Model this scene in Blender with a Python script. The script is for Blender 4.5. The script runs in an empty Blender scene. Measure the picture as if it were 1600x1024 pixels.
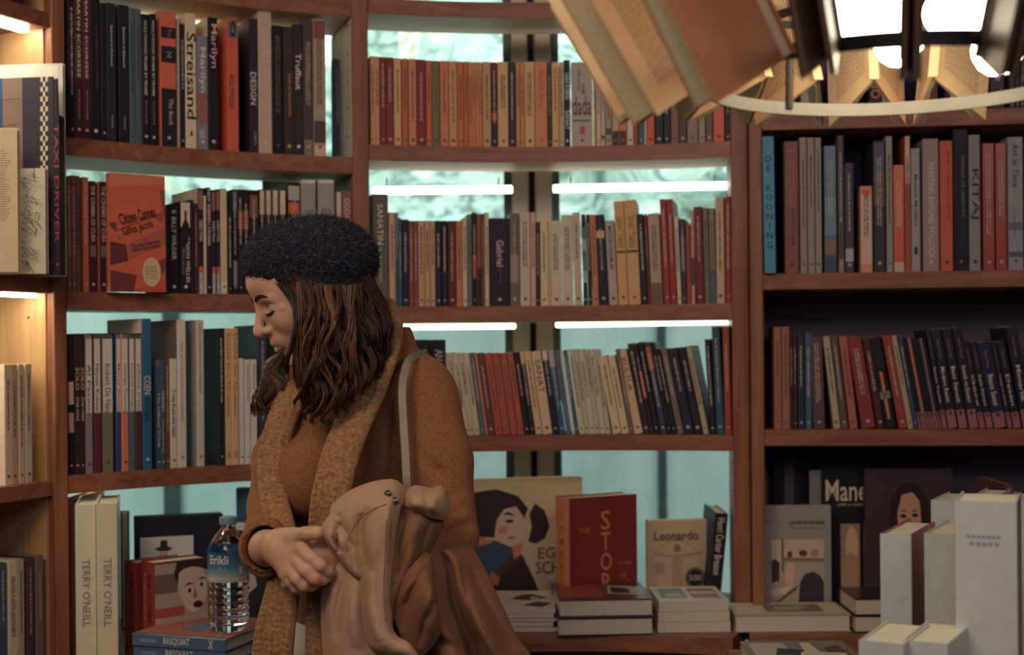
import bpy, bmesh, math, random
import numpy as np
from mathutils import Vector, Matrix, Euler

scene = bpy.context.scene
COL = scene.collection
PI = math.pi

# ------------------------------------------------------------------ camera
FPX, CX, HY, RHO = 2222.0, 800.0, 543.0, 0.0087
CAMZ = 1.43
cam_d = bpy.data.cameras.new('camera')
cam = bpy.data.objects.new('camera', cam_d)
COL.objects.link(cam)
cam_d.sensor_width = 36.0
cam_d.lens = FPX / 1600.0 * 36.0
cam_d.shift_y = (HY - 512.0) / 1600.0
c_, s_ = math.cos(RHO), math.sin(RHO)
cam.matrix_world = Matrix(((c_, s_, 0, 0), (0, 0, -1, 0), (-s_, c_, 0, CAMZ), (0, 0, 0, 1)))
cam_d.clip_start = 0.05
cam_d.dof.use_dof = True
cam_d.dof.focus_distance = 2.33
cam_d.dof.aperture_fstop = 3.8
scene.camera = cam

# ------------------------------------------------------------------ colour management, world, lamps and added fills
scene.view_settings.view_transform = 'Standard'
scene.view_settings.look = 'None'
scene.view_settings.gamma = 1.0
scene.view_settings.use_curve_mapping = False
scene.view_settings.exposure = 0.2

world = bpy.data.worlds.new('overcast_sky')
scene.world = world
world.use_nodes = True
bg = world.node_tree.nodes['Background']
bg.inputs[0].default_value = (0.78, 0.90, 0.86, 1)
bg.inputs[1].default_value = 3.6

def area(name, loc, target, size, size_y, power, color):
    l = bpy.data.lights.new(name, 'AREA')
    l.shape = 'RECTANGLE'; l.size = size; l.size_y = size_y
    l.energy = power; l.color = color
    o = bpy.data.objects.new(name, l)
    COL.objects.link(o)
    o.location = loc
    o.rotation_euler = (Vector(target) - Vector(loc)).to_track_quat('-Z', 'Y').to_euler()
    return o

area('ceiling_lamp_key', (-1.0, 0.35, 2.85), (-0.15, 3.0, 1.3), 1.1, 0.9, 27, (1.0, 0.76, 0.53))
area('room_fill_warm', (1.3, -0.3, 2.9), (0.3, 3.2, 1.2), 1.2, 0.9, 12, (1.0, 0.76, 0.58))  # added warm fill towards the shelf fronts, no known lamp there
area('shadow_fill_cool', (0.0, -1.6, 2.7), (0.0, 3.0, 1.2), 2.0, 1.0, 10, (0.62, 0.70, 1.0))  # added cool fill that lifts the shadows, not a lamp of the room

# ------------------------------------------------------------------ pixel helpers
def ray(px, py):
    u = px - CX; v = HY - py
    return ((u * c_ + v * s_) / FPX, (-u * s_ + v * c_) / FPX)

def P(px, py, Y):
    a, b = ray(px, py)
    return Vector((a * Y, Y, CAMZ + b * Y))

def lin(h, g=1.0, cap=0.82):
    h = h.lstrip('#')
    out = []
    for i in (0, 2, 4):
        c = int(h[i:i + 2], 16) / 255.0
        c = c / 12.92 if c <= 0.04045 else ((c + 0.055) / 1.055) ** 2.4
        out.append(c * g)
    m = max(out)
    if m > cap:
        out = [c * cap / m for c in out]
    return tuple(out)

# ------------------------------------------------------------------ materials
_mats = {}
def mat(name, col, rough=0.55, metal=0.0, spec=0.4, **kw):
    key = (name, tuple(round(c, 4) for c in col), rough, metal, spec, tuple(sorted(kw.items())))
    if key in _mats: return _mats[key]
    m = bpy.data.materials.new(name)
    m.use_nodes = True
    nt = m.node_tree
    b = nt.nodes['Principled BSDF']
    b.inputs['Base Color'].default_value = (*col, 1)
    b.inputs['Roughness'].default_value = rough
    b.inputs['Metallic'].default_value = metal
    b.inputs['Specular IOR Level'].default_value = spec
    if kw.get('trans'): b.inputs['Transmission Weight'].default_value = kw['trans']; b.inputs['IOR'].default_value = kw.get('ior', 1.45)
    if kw.get('coat'): b.inputs['Coat Weight'].default_value = kw['coat']; b.inputs['Coat Roughness'].default_value = 0.15
    if kw.get('sheen'): b.inputs['Sheen Weight'].default_value = kw['sheen']; b.inputs['Sheen Roughness'].default_value = 0.5
    if kw.get('sss'): b.inputs['Subsurface Weight'].default_value = kw['sss']; b.inputs['Subsurface Radius'].default_value = (0.02, 0.008, 0.004)
    if kw.get('emit'):
        b.inputs['Emission Color'].default_value = (*col, 1); b.inputs['Emission Strength'].default_value = kw['emit']
    if kw.get('noise'):      # subtle worn variation + bump
        tc = nt.nodes.new('ShaderNodeTexCoord')
        n = nt.nodes.new('ShaderNodeTexNoise'); n.inputs['Scale'].default_value = kw.get('nscale', 40); n.inputs['Detail'].default_value = 4
        nt.links.new(tc.outputs['Object'], n.inputs['Vector'])
        mx = nt.nodes.new('ShaderNodeMix'); mx.data_type = 'RGBA'
        mx.inputs[6].default_value = (*[c * (1 - kw['noise']) for c in col], 1)
        mx.inputs[7].default_value = (*[min(1, c * (1 + kw['noise'])) for c in col], 1)
        nt.links.new(n.outputs['Fac'], mx.inputs[0]); nt.links.new(mx.outputs[2], b.inputs['Base Color'])
        if kw.get('bump'):
            bp = nt.nodes.new('ShaderNodeBump'); bp.inputs['Strength'].default_value = kw['bump']; bp.inputs['Distance'].default_value = kw.get('bdist', 0.002)
            nt.links.new(n.outputs['Fac'], bp.inputs['Height']); nt.links.new(bp.outputs['Normal'], b.inputs['Normal'])
    _mats[key] = m
    return m

def wood(name, dark, light, axis=0, scale=1.0, rough=0.45):
    m = bpy.data.materials.new(name); m.use_nodes = True
    nt = m.node_tree; b = nt.nodes['Principled BSDF']
    tc = nt.nodes.new('ShaderNodeTexCoord'); mp = nt.nodes.new('ShaderNodeMapping')
    sc = [14 * scale, 14 * scale, 14 * scale]; sc[axis] = 0.9 * scale
    mp.inputs['Scale'].default_value = sc
    nt.links.new(tc.outputs['Object'], mp.inputs['Vector'])
    n = nt.nodes.new('ShaderNodeTexNoise'); n.inputs['Scale'].default_value = 3.6; n.inputs['Detail'].default_value = 8; n.inputs['Roughness'].default_value = 0.62; n.inputs['Distortion'].default_value = 0.6
    nt.links.new(mp.outputs['Vector'], n.inputs['Vector'])
    r = nt.nodes.new('ShaderNodeValToRGB')
    r.color_ramp.elements[0].position = 0.33; r.color_ramp.elements[0].color = (*dark, 1)
    r.color_ramp.elements[1].position = 0.68; r.color_ramp.elements[1].color = (*light, 1)
    nt.links.new(n.outputs['Fac'], r.inputs[0]); nt.links.new(r.outputs[0], b.inputs['Base Color'])
    bp = nt.nodes.new('ShaderNodeBump'); bp.inputs['Strength'].default_value = 0.15; bp.inputs['Distance'].default_value = 0.002
    nt.links.new(n.outputs['Fac'], bp.inputs['Height']); nt.links.new(bp.outputs['Normal'], b.inputs['Normal'])
    b.inputs['Roughness'].default_value = rough
    return m

M_WOOD = wood('reddish_brown_wood', (0.19, 0.070, 0.038), (0.37, 0.150, 0.082), 0)
M_WOODV = wood('reddish_brown_wood_upright', (0.19, 0.070, 0.038), (0.37, 0.150, 0.082), 2)
M_PALE = wood('pale_oak_panel', (0.44, 0.26, 0.12), (0.60, 0.38, 0.19), 2)
M_WINLIT = mat('window_lit_wood', (0.62, 0.55, 0.44), 0.5)  # post wood as paled by window light
M_UNDERLIT = mat('strip_lit_underside', (0.80, 0.64, 0.47), 0.5)  # light of the shelf strips put into the underside colour

# ------------------------------------------------------------------ mesh builder
class MB:
    def __init__(s): s.v = []; s.f = []; s.m = []; s.mats = []
    def mi(s, m):
        if m not in s.mats: s.mats.append(m)
        return s.mats.index(m)
    def add(s, vs, fs, m):
        o = len(s.v); k = s.mi(m)
        s.v += [tuple(v) for v in vs]
        for f in fs: s.f.append(tuple(i + o for i in f)); s.m.append(k)
    def box(s, x0, y0, z0, x1, y1, z1, m, T=None, ch=0.0):
        if ch <= 0:
            vs = [(x0,y0,z0),(x1,y0,z0),(x1,y1,z0),(x0,y1,z0),(x0,y0,z1),(x1,y0,z1),(x1,y1,z1),(x0,y1,z1)]
            fs = [(0,3,2,1),(4,5,6,7),(0,1,5,4),(1,2,6,5),(2,3,7,6),(3,0,4,7)]
        else:
            vs = []; 
            for (z, ins) in ((z0, ch), (z0+ch, 0), (z1-ch, 0), (z1, ch)):
                vs += octo(x0+ins, y0+ins, x1-ins, y1-ins, ch if ins == 0 else ch*0.5, z)
            fs = [tuple(range(7, -1, -1)), tuple(range(24, 32))]
            for r in range(3):
                for i in range(8):
                    j = (i+1) % 8
                    fs.append((r*8+i, r*8+j, r*8+8+j, r*8+8+i))
        if T is not None: vs = [T @ Vector(v) for v in vs]
        s.add(vs, fs, m)
    def poly(s, pts, m): s.add(pts, [tuple(range(len(pts)))], m)
    def prism(s, poly, z0, z1, m, T=None):
        n = len(poly)
        vs = [(x, y, z0) for x, y in poly] + [(x, y, z1) for x, y in poly]
        fs = [tuple(range(n-1, -1, -1)), tuple(range(n, 2*n))] + [(i, (i+1) % n, n+(i+1) % n, n+i) for i in range(n)]
        if T is not None: vs = [T @ Vector(v) for v in vs]
        s.add(vs, fs, m)
    def tube(s, pts, rad, m, n=8, cap=True):
        pts = [Vector(p) for p in pts]
        if not hasattr(rad, '__len__'): rad = [rad] * len(pts)
        vs = []; up = None
        for i, p in enumerate(pts):
            t = (pts[min(i+1, len(pts)-1)] - pts[max(i-1, 0)]).normalized()
            if up is None:
                up = t.orthogonal().normalized()
            up = (up - t * up.dot(t)).normalized()
            w = t.cross(up)
            for k in range(n):
                a = 2*PI*k/n
                vs.append(p + (up*math.cos(a) + w*math.sin(a)) * rad[i])
        fs = []
        for i in range(len(pts)-1):
            for k in range(n):
                j = (k+1) % n
                fs.append((i*n+k, i*n+j, (i+1)*n+j, (i+1)*n+k))
        if cap: fs.append(tuple(range(n-1, -1, -1))); fs.append(tuple((len(pts)-1)*n + k for k in range(n)))
        s.add(vs, fs, m)
    def lathe(s, prof, m, n=32, T=None):
        vs = []; fs = []
        for (r, z) in prof:
            for k in range(n):
                a = 2*PI*k/n; vs.append((r*math.cos(a), r*math.sin(a), z))
        for i in range(len(prof)-1):
            for k in range(n):
                j = (k+1) % n; fs.append((i*n+k, i*n+j, (i+1)*n+j, (i+1)*n+k))
        if T is not None: vs = [T @ Vector(v) for v in vs]
        s.add(vs, fs, m)
    def build(s, name, parent=None, smooth=False):
        me = bpy.data.meshes.new(name)
        me.from_pydata(s.v, [], s.f)
        for m in s.mats: me.materials.append(m)
        if len(s.mats) > 1: me.polygons.foreach_set('material_index', s.m)
        if smooth: me.polygons.foreach_set('use_smooth', [True]*len(me.polygons))
        me.update()
        o = bpy.data.objects.new(name, me)
        COL.objects.link(o)
        if parent is not None: o.parent = parent
        return o

def octo(x0, y0, x1, y1, c, z):
    return [(x0+c,y0,z),(x1-c,y0,z),(x1,y0+c,z),(x1,y1-c,z),(x1-c,y1,z),(x0+c,y1,z),(x0,y1-c,z),(x0,y0+c,z)]

def np_obj(name, V, F, m, parent=None, smooth=True):
    me = bpy.data.meshes.new(name)
    me.from_pydata(V.tolist() if hasattr(V, 'tolist') else V, [], F.tolist() if hasattr(F, 'tolist') else F)
    me.materials.append(m)
    if smooth: me.polygons.foreach_set('use_smooth', [True]*len(me.polygons))
    me.update()
    o = bpy.data.objects.new(name, me); COL.objects.link(o)
    if parent is not None: o.parent = parent
    return o

def tag(o, label=None, cat=None, group=None, kind=None):
    if label: o['label'] = label
    if cat: o['category'] = cat
    if group: o['group'] = group
    if kind: o['kind'] = kind
    return o

def empty(name, loc, rot=(0, 0, 0)):
    o = bpy.data.objects.new(name, None)
    o.empty_display_size = 0.05
    COL.objects.link(o); o.location = loc; o.rotation_euler = rot
    return o

# ------------------------------------------------------------------ lettering
_txt = {}
def text_geo(s):
    """flat outline mesh of a text with the built-in font: normalised so height of caps = 1"""
    if s in _txt: return _txt[s]
    cu = bpy.data.curves.new('lettering', 'FONT'); cu.body = s; cu.resolution_u = 2; cu.space_line = 0.85; cu.offset = 0.008
    o = bpy.data.objects.new('lettering', cu); COL.objects.link(o)
    dg = bpy.context.evaluated_depsgraph_get(); dg.update()
    me = bpy.data.meshes.new_from_object(o.evaluated_get(dg))
    V = np.array([v.co[:2] for v in me.vertices]) if len(me.vertices) else np.zeros((3, 2))
    F = [tuple(p.vertices) for p in me.polygons]
    bpy.data.objects.remove(o); bpy.data.curves.remove(cu); bpy.data.meshes.remove(me)
    mn = V.min(0); mx = V.max(0)
    V = (V - mn) / max(1e-6, (mx - mn)[0])      # width 1
    _txt[s] = (V, F, float((mx - mn)[1] / (mx - mn)[0]))
    return _txt[s]

def put_text(mb, s, origin, ax, ay, w, h, m, keep=False):
    """text filling w along ax and h along ay from origin (lower left); stretches unless keep"""
    V, F, asp = text_geo(s)
    hh = h if not keep else min(h, w*asp)
    ww = w if not keep else hh/asp
    ox = (w-ww)/2; oy = (h-hh)/2
    a = Vector(ax); b = Vector(ay); o = Vector(origin)
    vs = [o + a*(ox + x*ww) + b*(oy + (y/asp)*hh) for x, y in V]
    mb.add(vs, F, m)
# ------------------------------------------------------------------ room shell
def struct(o): o['kind'] = 'structure'; return o

M_FLOOR = wood('dark_floor_boards', (0.06, 0.03, 0.02), (0.12, 0.06, 0.04), 0)
M_WALL = mat('dark_plaster', (0.16, 0.11, 0.10), 0.8, noise=0.15, nscale=3)
M_CEIL = mat('ceiling_plaster', (0.30, 0.24, 0.20), 0.8, noise=0.1, nscale=3)
b = MB(); b.box(-2.6, -2.6, -0.1, 2.8, 3.95, 0, M_FLOOR); struct(b.build('floor'))
b = MB(); b.box(-2.6, -2.6, 3.1, 2.8, 3.95, 3.2, M_CEIL); struct(b.build('ceiling'))
b = MB(); b.box(-2.7, -2.7, 0, -2.6, 3.95, 3.1, M_WALL); struct(b.build('wall_left'))
b = MB(); b.box(2.8, -2.7, 0, 2.9, 3.95, 3.1, M_WALL); struct(b.build('wall_right'))
b = MB(); b.box(-2.6, -2.7, 0, 2.8, -2.6, 3.1, M_WALL); struct(b.build('wall_back'))
# solid wall beside the windows, behind the right hand unit
b = MB(); b.box(0.72, 3.62, 0, 2.8, 3.8, 3.1, M_WALL); b.box(-2.6, 3.66, 2.75, 0.72, 3.78, 3.1, M_WALL); b.box(-2.6, 3.66, 0, 0.72, 3.78, 0.35, M_WALL)
struct(b.build('wall_front'))

# windows: frame posts + one pane each
M_FRAME = mat('bronze_window_frame', lin('7a7064', 2.6), 0.45, 0.3)
M_SEAL = mat('black_window_seal', (0.02, 0.02, 0.025), 0.6)
M_BLUEFR = mat('grey_blue_window_frame', lin('4a565c', 1.5), 0.5, 0.2)
gl = bpy.data.materials.new('window_glass'); gl.use_nodes = True
nt = gl.node_tree; nt.nodes.remove(nt.nodes['Principled BSDF'])
tr = nt.nodes.new('ShaderNodeBsdfTransparent'); tr.inputs[0].default_value = (0.86, 0.96, 0.95, 1)
gs = nt.nodes.new('ShaderNodeBsdfGlossy'); gs.inputs['Roughness'].default_value = 0.02
fr = nt.nodes.new('ShaderNodeFresnel'); fr.inputs['IOR'].default_value = 1.5
mxs = nt.nodes.new('ShaderNodeMixShader')
nt.links.new(fr.outputs[0], mxs.inputs[0]); nt.links.new(tr.outputs[0], mxs.inputs[1]); nt.links.new(gs.outputs[0], mxs.inputs[2])
nt.links.new(mxs.outputs[0], nt.nodes['Material Output'].inputs[0])

YG = 3.72
def wx(px, Y=YG): return ray(px, 500)[0] * Y
def window(name, xa, xb, za=0.35, zb=2.75):
    fr_ = MB()
    fr_.box(xa, YG-0.02, za, xa+0.02, YG+0.03, zb, M_BLUEFR, ch=0.002)
    fr_.box(xb-0.02, YG-0.02, za, xb, YG+0.03, zb, M_BLUEFR, ch=0.002)
    fr_.box(xa+0.02, YG-0.02, za, xb-0.02, YG+0.03, za+0.03, M_BLUEFR, ch=0.002)
    fr_.box(xa+0.02, YG-0.02, zb-0.03, xb-0.02, YG+0.03, zb, M_BLUEFR, ch=0.002)
    r = struct(fr_.build(name))
    g = MB(); g.box(xa+0.02, YG, za+0.03, xb-0.02, YG+0.006, zb-0.03, gl)
    g.build('pane', r)
    return r
def post(name, xa, xb, gap=True):
    p = MB()
    xm = (xa+xb)/2
    if gap:
        p.box(xa, YG-0.06, 0.35, xm-0.008, YG+0.05, 2.75, M_FRAME, ch=0.004)
        p.box(xm+0.008, YG-0.06, 0.35, xb, YG+0.05, 2.75, M_FRAME, ch=0.004)
        p.box(xm-0.008, YG-0.03, 0.35, xm+0.008, YG+0.05, 2.75, M_SEAL)
    else:
        p.box(xa, YG-0.05, 0.35, xb, YG+0.05, 2.75, M_BLUEFR, ch=0.004)
    return struct(p.build(name))
post('trim_1', wx(801, 3.7), wx(864, 3.7))
post('trim_2', wx(423, 3.7), wx(457, 3.7), False)
window('window_1', -2.55, wx(423, 3.7))
window('window_2', wx(457, 3.7), wx(801, 3.7))
window('window_3', wx(864, 3.7), 0.72)

# outside: a smooth pale garden wall with a rocky planted bank above it
mw = bpy.data.materials.new('pale_teal_render'); mw.use_nodes = True
nt = mw.node_tree; bb = nt.nodes['Principled BSDF']; bb.inputs['Roughness'].default_value = 0.85
tc = nt.nodes.new('ShaderNodeTexCoord'); mp = nt.nodes.new('ShaderNodeMapping'); mp.inputs['Scale'].default_value = (3, 3, 1.2)
n = nt.nodes.new('ShaderNodeTexNoise'); n.inputs['Scale'].default_value = 1.6; n.inputs['Detail'].default_value = 5
r = nt.nodes.new('ShaderNodeValToRGB')
r.color_ramp.elements[0].position = 0.3; r.color_ramp.elements[0].color = (0.52, 0.60, 0.57, 1)
r.color_ramp.elements[1].position = 0.7; r.color_ramp.elements[1].color = (0.74, 0.80, 0.76, 1)
nt.links.new(tc.outputs['Object'], mp.inputs[0]); nt.links.new(mp.outputs[0], n.inputs[0]); nt.links.new(n.outputs[0], r.inputs[0]); nt.links.new(r.outputs[0], bb.inputs['Base Color'])
M_JOINT = mat('dark_wall_joint', lin('3c4448', 1.2), 0.8)
b = MB(); b.box(-3.5, 5.2, -0.1, 2.6, 5.5, 1.60, mw)
for px, w in ((1034, 0.016), (267, 0.03), (596, 0.012)):
    x = ray(px, 600)[0] * 5.19
    b.box(x-w, 5.19, -0.1, x+w, 5.2, 1.60, M_JOINT)
struct(b.build('garden_wall'))
b = MB(); b.box(-3.6, 3.95, -0.2, 2.8, 6.9, -0.1, M_JOINT); struct(b.build('outdoor_paving'))
mr = bpy.data.materials.new('mossy_rock'); mr.use_nodes = True
nt = mr.node_tree; bb = nt.nodes['Principled BSDF']; bb.inputs['Roughness'].default_value = 0.9
tc = nt.nodes.new('ShaderNodeTexCoord')
n = nt.nodes.new('ShaderNodeTexNoise'); n.inputs['Scale'].default_value = 5.5; n.inputs['Detail'].default_value = 10; n.inputs['Distortion'].default_value = 1.4; n.inputs['Roughness'].default_value = 0.62
r = nt.nodes.new('ShaderNodeValToRGB'); cr = r.color_ramp
cr.elements[0].position = 0.40; cr.elements[0].color = (0.13, 0.17, 0.14, 1)
cr.elements[1].position = 0.50; cr.elements[1].color = (0.42, 0.47, 0.42, 1)
e = cr.elements.new(0.60); e.color = (0.58, 0.62, 0.54, 1)
e = cr.elements.new(0.66); e.color = (0.85, 0.76, 0.48, 1)
nt.links.new(tc.outputs['Object'], n.inputs[0]); nt.links.new(n.outputs[0], r.inputs[0]); nt.links.new(r.outputs[0], bb.inputs['Base Color'])
rng = np.random.default_rng(4)
nx, nz = 150, 60
gx, gz = np.meshgrid(np.linspace(-3.5, 2.6, nx), np.linspace(0, 1, nz), indexing='ij')
yy = 5.5 + gz*1.1
zz = 1.55 + gz*1.7
for k in range(26):
    fx, fz = rng.uniform(1, 14), rng.uniform(2, 24)
    yy = yy + 0.05/(1+k*0.12)*np.sin(fx*gx + fz*gz + rng.uniform(0, 6))
V = np.stack([gx, yy, zz], -1).reshape(-1, 3)
I = np.arange(nx*nz).reshape(nx, nz)
F = np.stack([I[:-1, :-1], I[1:, :-1], I[1:, 1:], I[:-1, 1:]], -1).reshape(-1, 4)
struct(np_obj('rock_bank', V, F, mr))

# ------------------------------------------------------------------ curved shelving
AC = Vector((0.09, 1.94)); AR = 1.40       # centre and radius of the shelf front edge
def hit_arc(px, r, py=500):
    t = ray(px, py)[0]
    # (tY-ax)^2+(Y-ay)^2=r^2
    A = t*t+1; B = -2*(t*AC.x+AC.y); C = AC.x**2+AC.y**2-r*r
    Y = (-B+math.sqrt(B*B-4*A*C))/(2*A)
    return Vector((t*Y, Y))
RL0 = Vector((0.572, 3.225)); RL1 = Vector((1.20, 3.155))     # right hand unit: straight front edge
RD = (RL1-RL0).normalized(); RN = Vector((-RD.y, RD.x))
def hit_line(px, off, py=500):
    t = ray(px, py)[0]
    o = RL0 + RN*off
    # point on line: o + RD*s ; X = tY
    s = (t*o.y-o.x)/(RD.x-t*RD.y)
    return o + RD*s

def arc_board(mb, r0, r1, a0, a1, z0, z1, m, n=40, edge=None):
    vs = []
    for i in range(n+1):
        a = a0+(a1-a0)*i/n
        d = Vector((math.sin(a), math.cos(a)))
        for (r, z) in ((r0, z0), (r1, z0), (r1, z1), (r0, z1)):
            p = AC+d*r; vs.append((p.x, p.y, z))
    fs_side = []; fs_bot = []
    for i in range(n):
        o = i*4; q = o+4
        fs_side += [(o+3, q+3, q, o), (o+1, q+1, q+2, o+2), (o+2, q+2, q+3, o+3)]
        fs_bot.append((o, q, q+1, o+1))
    fs_side += [(0, 1, 2, 3), (n*4+3, n*4+2, n*4+1, n*4)]
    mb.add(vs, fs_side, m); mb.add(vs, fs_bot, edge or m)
def ang(px, r=AR):
    p = hit_arc(px, r); return math.atan2(p.x-AC.x, p.y-AC.y)

ZL = dict(B=1.870, C=1.553, D=1.174); ZM = dict(A=2.240, B=1.901, C=1.527, D=1.223); ZR = dict(A=1.954, B=1.592, D=1.238)
TH = 0.037
M_HOLE = mat('pin_hole', (0.02, 0.012, 0.01), 0.8)
def upright(name, px0, px1, label, r=AR, dep=0.24, pale=None, yaw=None, z0=0.8005):
    """wooden upright standing between two bays, square to the curve"""
    a = hit_arc((px0+px1)/2, r); d = (a-AC).normalized()
    w = (hit_arc(px1, r)-hit_arc(px0, r)).length
    if yaw is None: yaw = math.atan2(-d.x, d.y)
    e = empty(name, (a.x, a.y, 0), (0, 0, yaw))
    tag(e, label, 'shelf post', 'dark wood posts between the bays')
    b = MB(); b.box(-w/2, 0, z0, w/2, dep, 3.1, M_WOODV, ch=0.002); b.build('post', e)
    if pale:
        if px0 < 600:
            b = MB(); b.box(-w/2-.0012, .002, 1.8705, -w/2-.0002, dep-.002, 2.19, M_WINLIT); b.build('window_lit_strip', e)  # window light on the post's side, put in as a pale face
        b = MB()
        x = -w/2-0.0016 if pale < 0 else w/2+0.001
        for z in np.arange(0.9, 3.0, 0.064):
            for y in (0.04, dep-0.05):
                T = Matrix.Translation((x, y, z)) @ Matrix.Rotation(PI/2, 4, 'Y')
                b.lathe([(0.0, 0.0006), (0.0032, 0.0006), (0.0032, -0.0006)], M_HOLE, 8, T)
        b.build('pin_holes', e)
        tag(e.children[-1], kind='stuff')
    return e
upright('shelf_post', 84, 105, 'dark wooden shelf post at the left, beside the pale oak panel', z0=0.0)
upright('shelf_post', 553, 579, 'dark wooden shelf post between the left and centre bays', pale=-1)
upright('shelf_post', 1144, 1170, 'dark wooden shelf post at the right end of the centre bay', pale=-1, yaw=math.atan2(RD.y, RD.x))
# post of the right hand unit
pr = empty('shelf_post', (0, 0, 0)); tag(pr, 'dark wooden shelf post at the left edge of the right bay', 'shelf post', 'dark wood posts between the bays')
T = Matrix(((RD.x, RN.x, 0, RL0.x), (RD.y, RN.y, 0, RL0.y), (0, 0, 1, 0), (0, 0, 0, 1)))
xa = (hit_line(1173, 0)-RL0).dot(RD); xb = (hit_line(1193, 0)-RL0).dot(RD)
b = MB(); b.box(xa, 0, 0.8005, xb, 0.24, 3.1, M_WOODV, T, ch=0.002); b.build('post', pr)

def shelf(bay, z, a0, a1, r0=AR, r1=AR+0.17, th=TH, label='', glow_bar=False):
    e = empty('shelf_board', (0, 0, 0)); tag(e, label, 'shelf')
    b = MB(); arc_board(b, r0, r1, a0, a1, z-th, z, M_WOOD, edge=M_UNDERLIT); b.build('board', e)
    return e
aL0, aL1 = ang(105.5), ang(552.5)
aM0, aM1 = ang(579.5), ang(1143.5)
shelf('L', 2.23, aL0, aL1, r1=AR+0.21, label='curved wooden shelf above the top row of the left bay')
shelf('L', ZL['B'], aL0, aL1, r1=AR+0.21, label='curved wooden shelf under the tall dark books in the left bay')
shelf('L', ZL['C'], aL0, aL1, r1=AR+0.21, label='curved wooden shelf under the orange face-out book in the left bay')
shelf('L', ZL['D'], aL0, aL1, r1=AR+0.21, label='curved wooden shelf above the water bottle in the left bay')
shelf('M', ZM['A'], aM0, aM1, label='curved wooden shelf at the very top of the centre bay')
shelf('M', ZM['B'], aM0, aM1, label='curved wooden shelf under the orange and tan paperbacks, centre bay')
shelf('M', ZM['C'], aM0, aM1, label='curved wooden shelf behind the woman\'s neck, centre bay')
shelf('M', ZM['D'], aM0, aM1, label='curved wooden shelf under the leaning paperbacks, centre bay')
M_LEDREFL = mat('led_reflection_glow', (1.0, 0.93, 0.74), 0.4, emit=4.2)  # glow of the strip reflections in the window glass
M_LEDW = mat('led_strip_glow_white', (1.0, 0.90, 0.66), 0.4, emit=30)
M_ALU = mat('brushed_aluminium', (0.6, 0.6, 0.58), 0.35, 0.9)
def glow_bar(px0, px1, py0, py1, Y, label, z_shelf, th=0.012, m=M_LEDREFL, a=None, group=None):
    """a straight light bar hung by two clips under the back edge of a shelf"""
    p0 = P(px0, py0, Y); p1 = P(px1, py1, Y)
    e = empty('led_or_reflection_bar', p0); tag(e, label, 'light', group)
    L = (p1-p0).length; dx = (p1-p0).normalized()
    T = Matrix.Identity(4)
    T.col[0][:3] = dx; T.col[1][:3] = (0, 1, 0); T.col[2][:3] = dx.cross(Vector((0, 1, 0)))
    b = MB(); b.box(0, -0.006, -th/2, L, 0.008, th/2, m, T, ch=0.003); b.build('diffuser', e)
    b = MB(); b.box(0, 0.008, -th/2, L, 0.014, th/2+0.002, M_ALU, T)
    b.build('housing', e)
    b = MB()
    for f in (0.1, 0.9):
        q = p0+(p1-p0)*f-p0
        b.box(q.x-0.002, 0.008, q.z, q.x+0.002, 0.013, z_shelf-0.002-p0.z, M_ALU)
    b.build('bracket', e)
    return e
glow_bar(582, 801, 298, 296, 3.60, 'long white reflection bar behind the grey SANATIN book', ZM['B']-TH, th=.019)  # solid bars added in place of reflections in the panes
glow_bar(864, 1145, 295, 290, 3.60, 'long white reflection bar above the tan twin volumes, centre bay', ZM['B']-TH, th=.019)
glow_bar(590, 806, 512, 510, 3.60, 'long white light bar beside the woman\'s collar', ZM['C']-TH, th=0.013)
glow_bar(868, 1145, 508, 503, 3.60, 'long white reflection bar above the leaning dark paperbacks', ZM['C']-TH, th=0.013)
M_LEDS = mat('warm_strip_glow', (1.0, 0.80, 0.50), 0.4, emit=2.6)
def arc_led(a0, a1, z, r, lb):
    e = empty('led_or_reflection_bar', (0, 0, 0)); tag(e, lb, 'light')
    b = MB(); arc_board(b, r, r+.008, a0, a1, z-.006, z-.001, M_LEDS); b.build('diffuser', e)
    b = MB(); arc_board(b, r+.0085, r+.011, a0, a1, z-.007, z-.0002, M_ALU); b.build('housing', e)
arc_led(aL0+.02, aL1-.02, 2.23-TH, AR+.18, 'curved warm light strip above the tall dark books, left bay')
arc_led(aL0+.02, aL1-.02, ZL['D']-TH, AR+.18, 'curved warm light strip above the water bottle, left bay')
arc_led(aM0+.02, aM1-.02, ZM['D']-TH, AR+.15, 'curved warm light strip above the red STORY book, centre bay')

e = empty('display_board', (0, 0, 0)); tag(e, 'cream board standing behind the orange and purple film books, left bay', 'board')
b = MB(); arc_board(b, AR+.202, AR+.207, ang(262, AR+.2), ang(412, AR+.2), ZL['B']+.0005, 2.185, mat('cream_board', (.62, .54, .38), .6), n=10); b.build('board', e)
# right hand unit: shelves, back panel, ceiling side
M_BACK = mat('dark_plum_back_panel', lin('34303c', 3.2), 0.6, noise=0.12, nscale=6)
xw = 0.70
b = MB(); b.box(xb, 0.245, 0.0, xw, 0.262, 3.1, M_BACK, T); struct(b.build('trim_3'))
for key, z, lb in (('A', ZR['A'], 'straight wooden shelf behind the hanging lamp, right bay'), ('B', ZR['B'], 'straight wooden shelf under the art books, right bay'), ('D', ZR['D'], 'straight wooden shelf under the leaning black books, right bay')):
    e = empty('shelf_board', (0, 0, 0)); tag(e, lb, 'shelf')
    b = MB(); b.box(xb, 0.0, z-TH, xw, 0.243, z, M_WOOD, T, ch=0.0015); b.build('board', e)
# pale inner batten where the right shelves rest
b = MB(); b.box(xb+0.0005, 0.215, 0.8, xb+0.018, 0.243, 3.1, M_WOODV, T)
o = b.build('shelf_batten'); tag(o, 'slim wooden batten behind the pinkish-brown book pair', 'batten')

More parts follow.
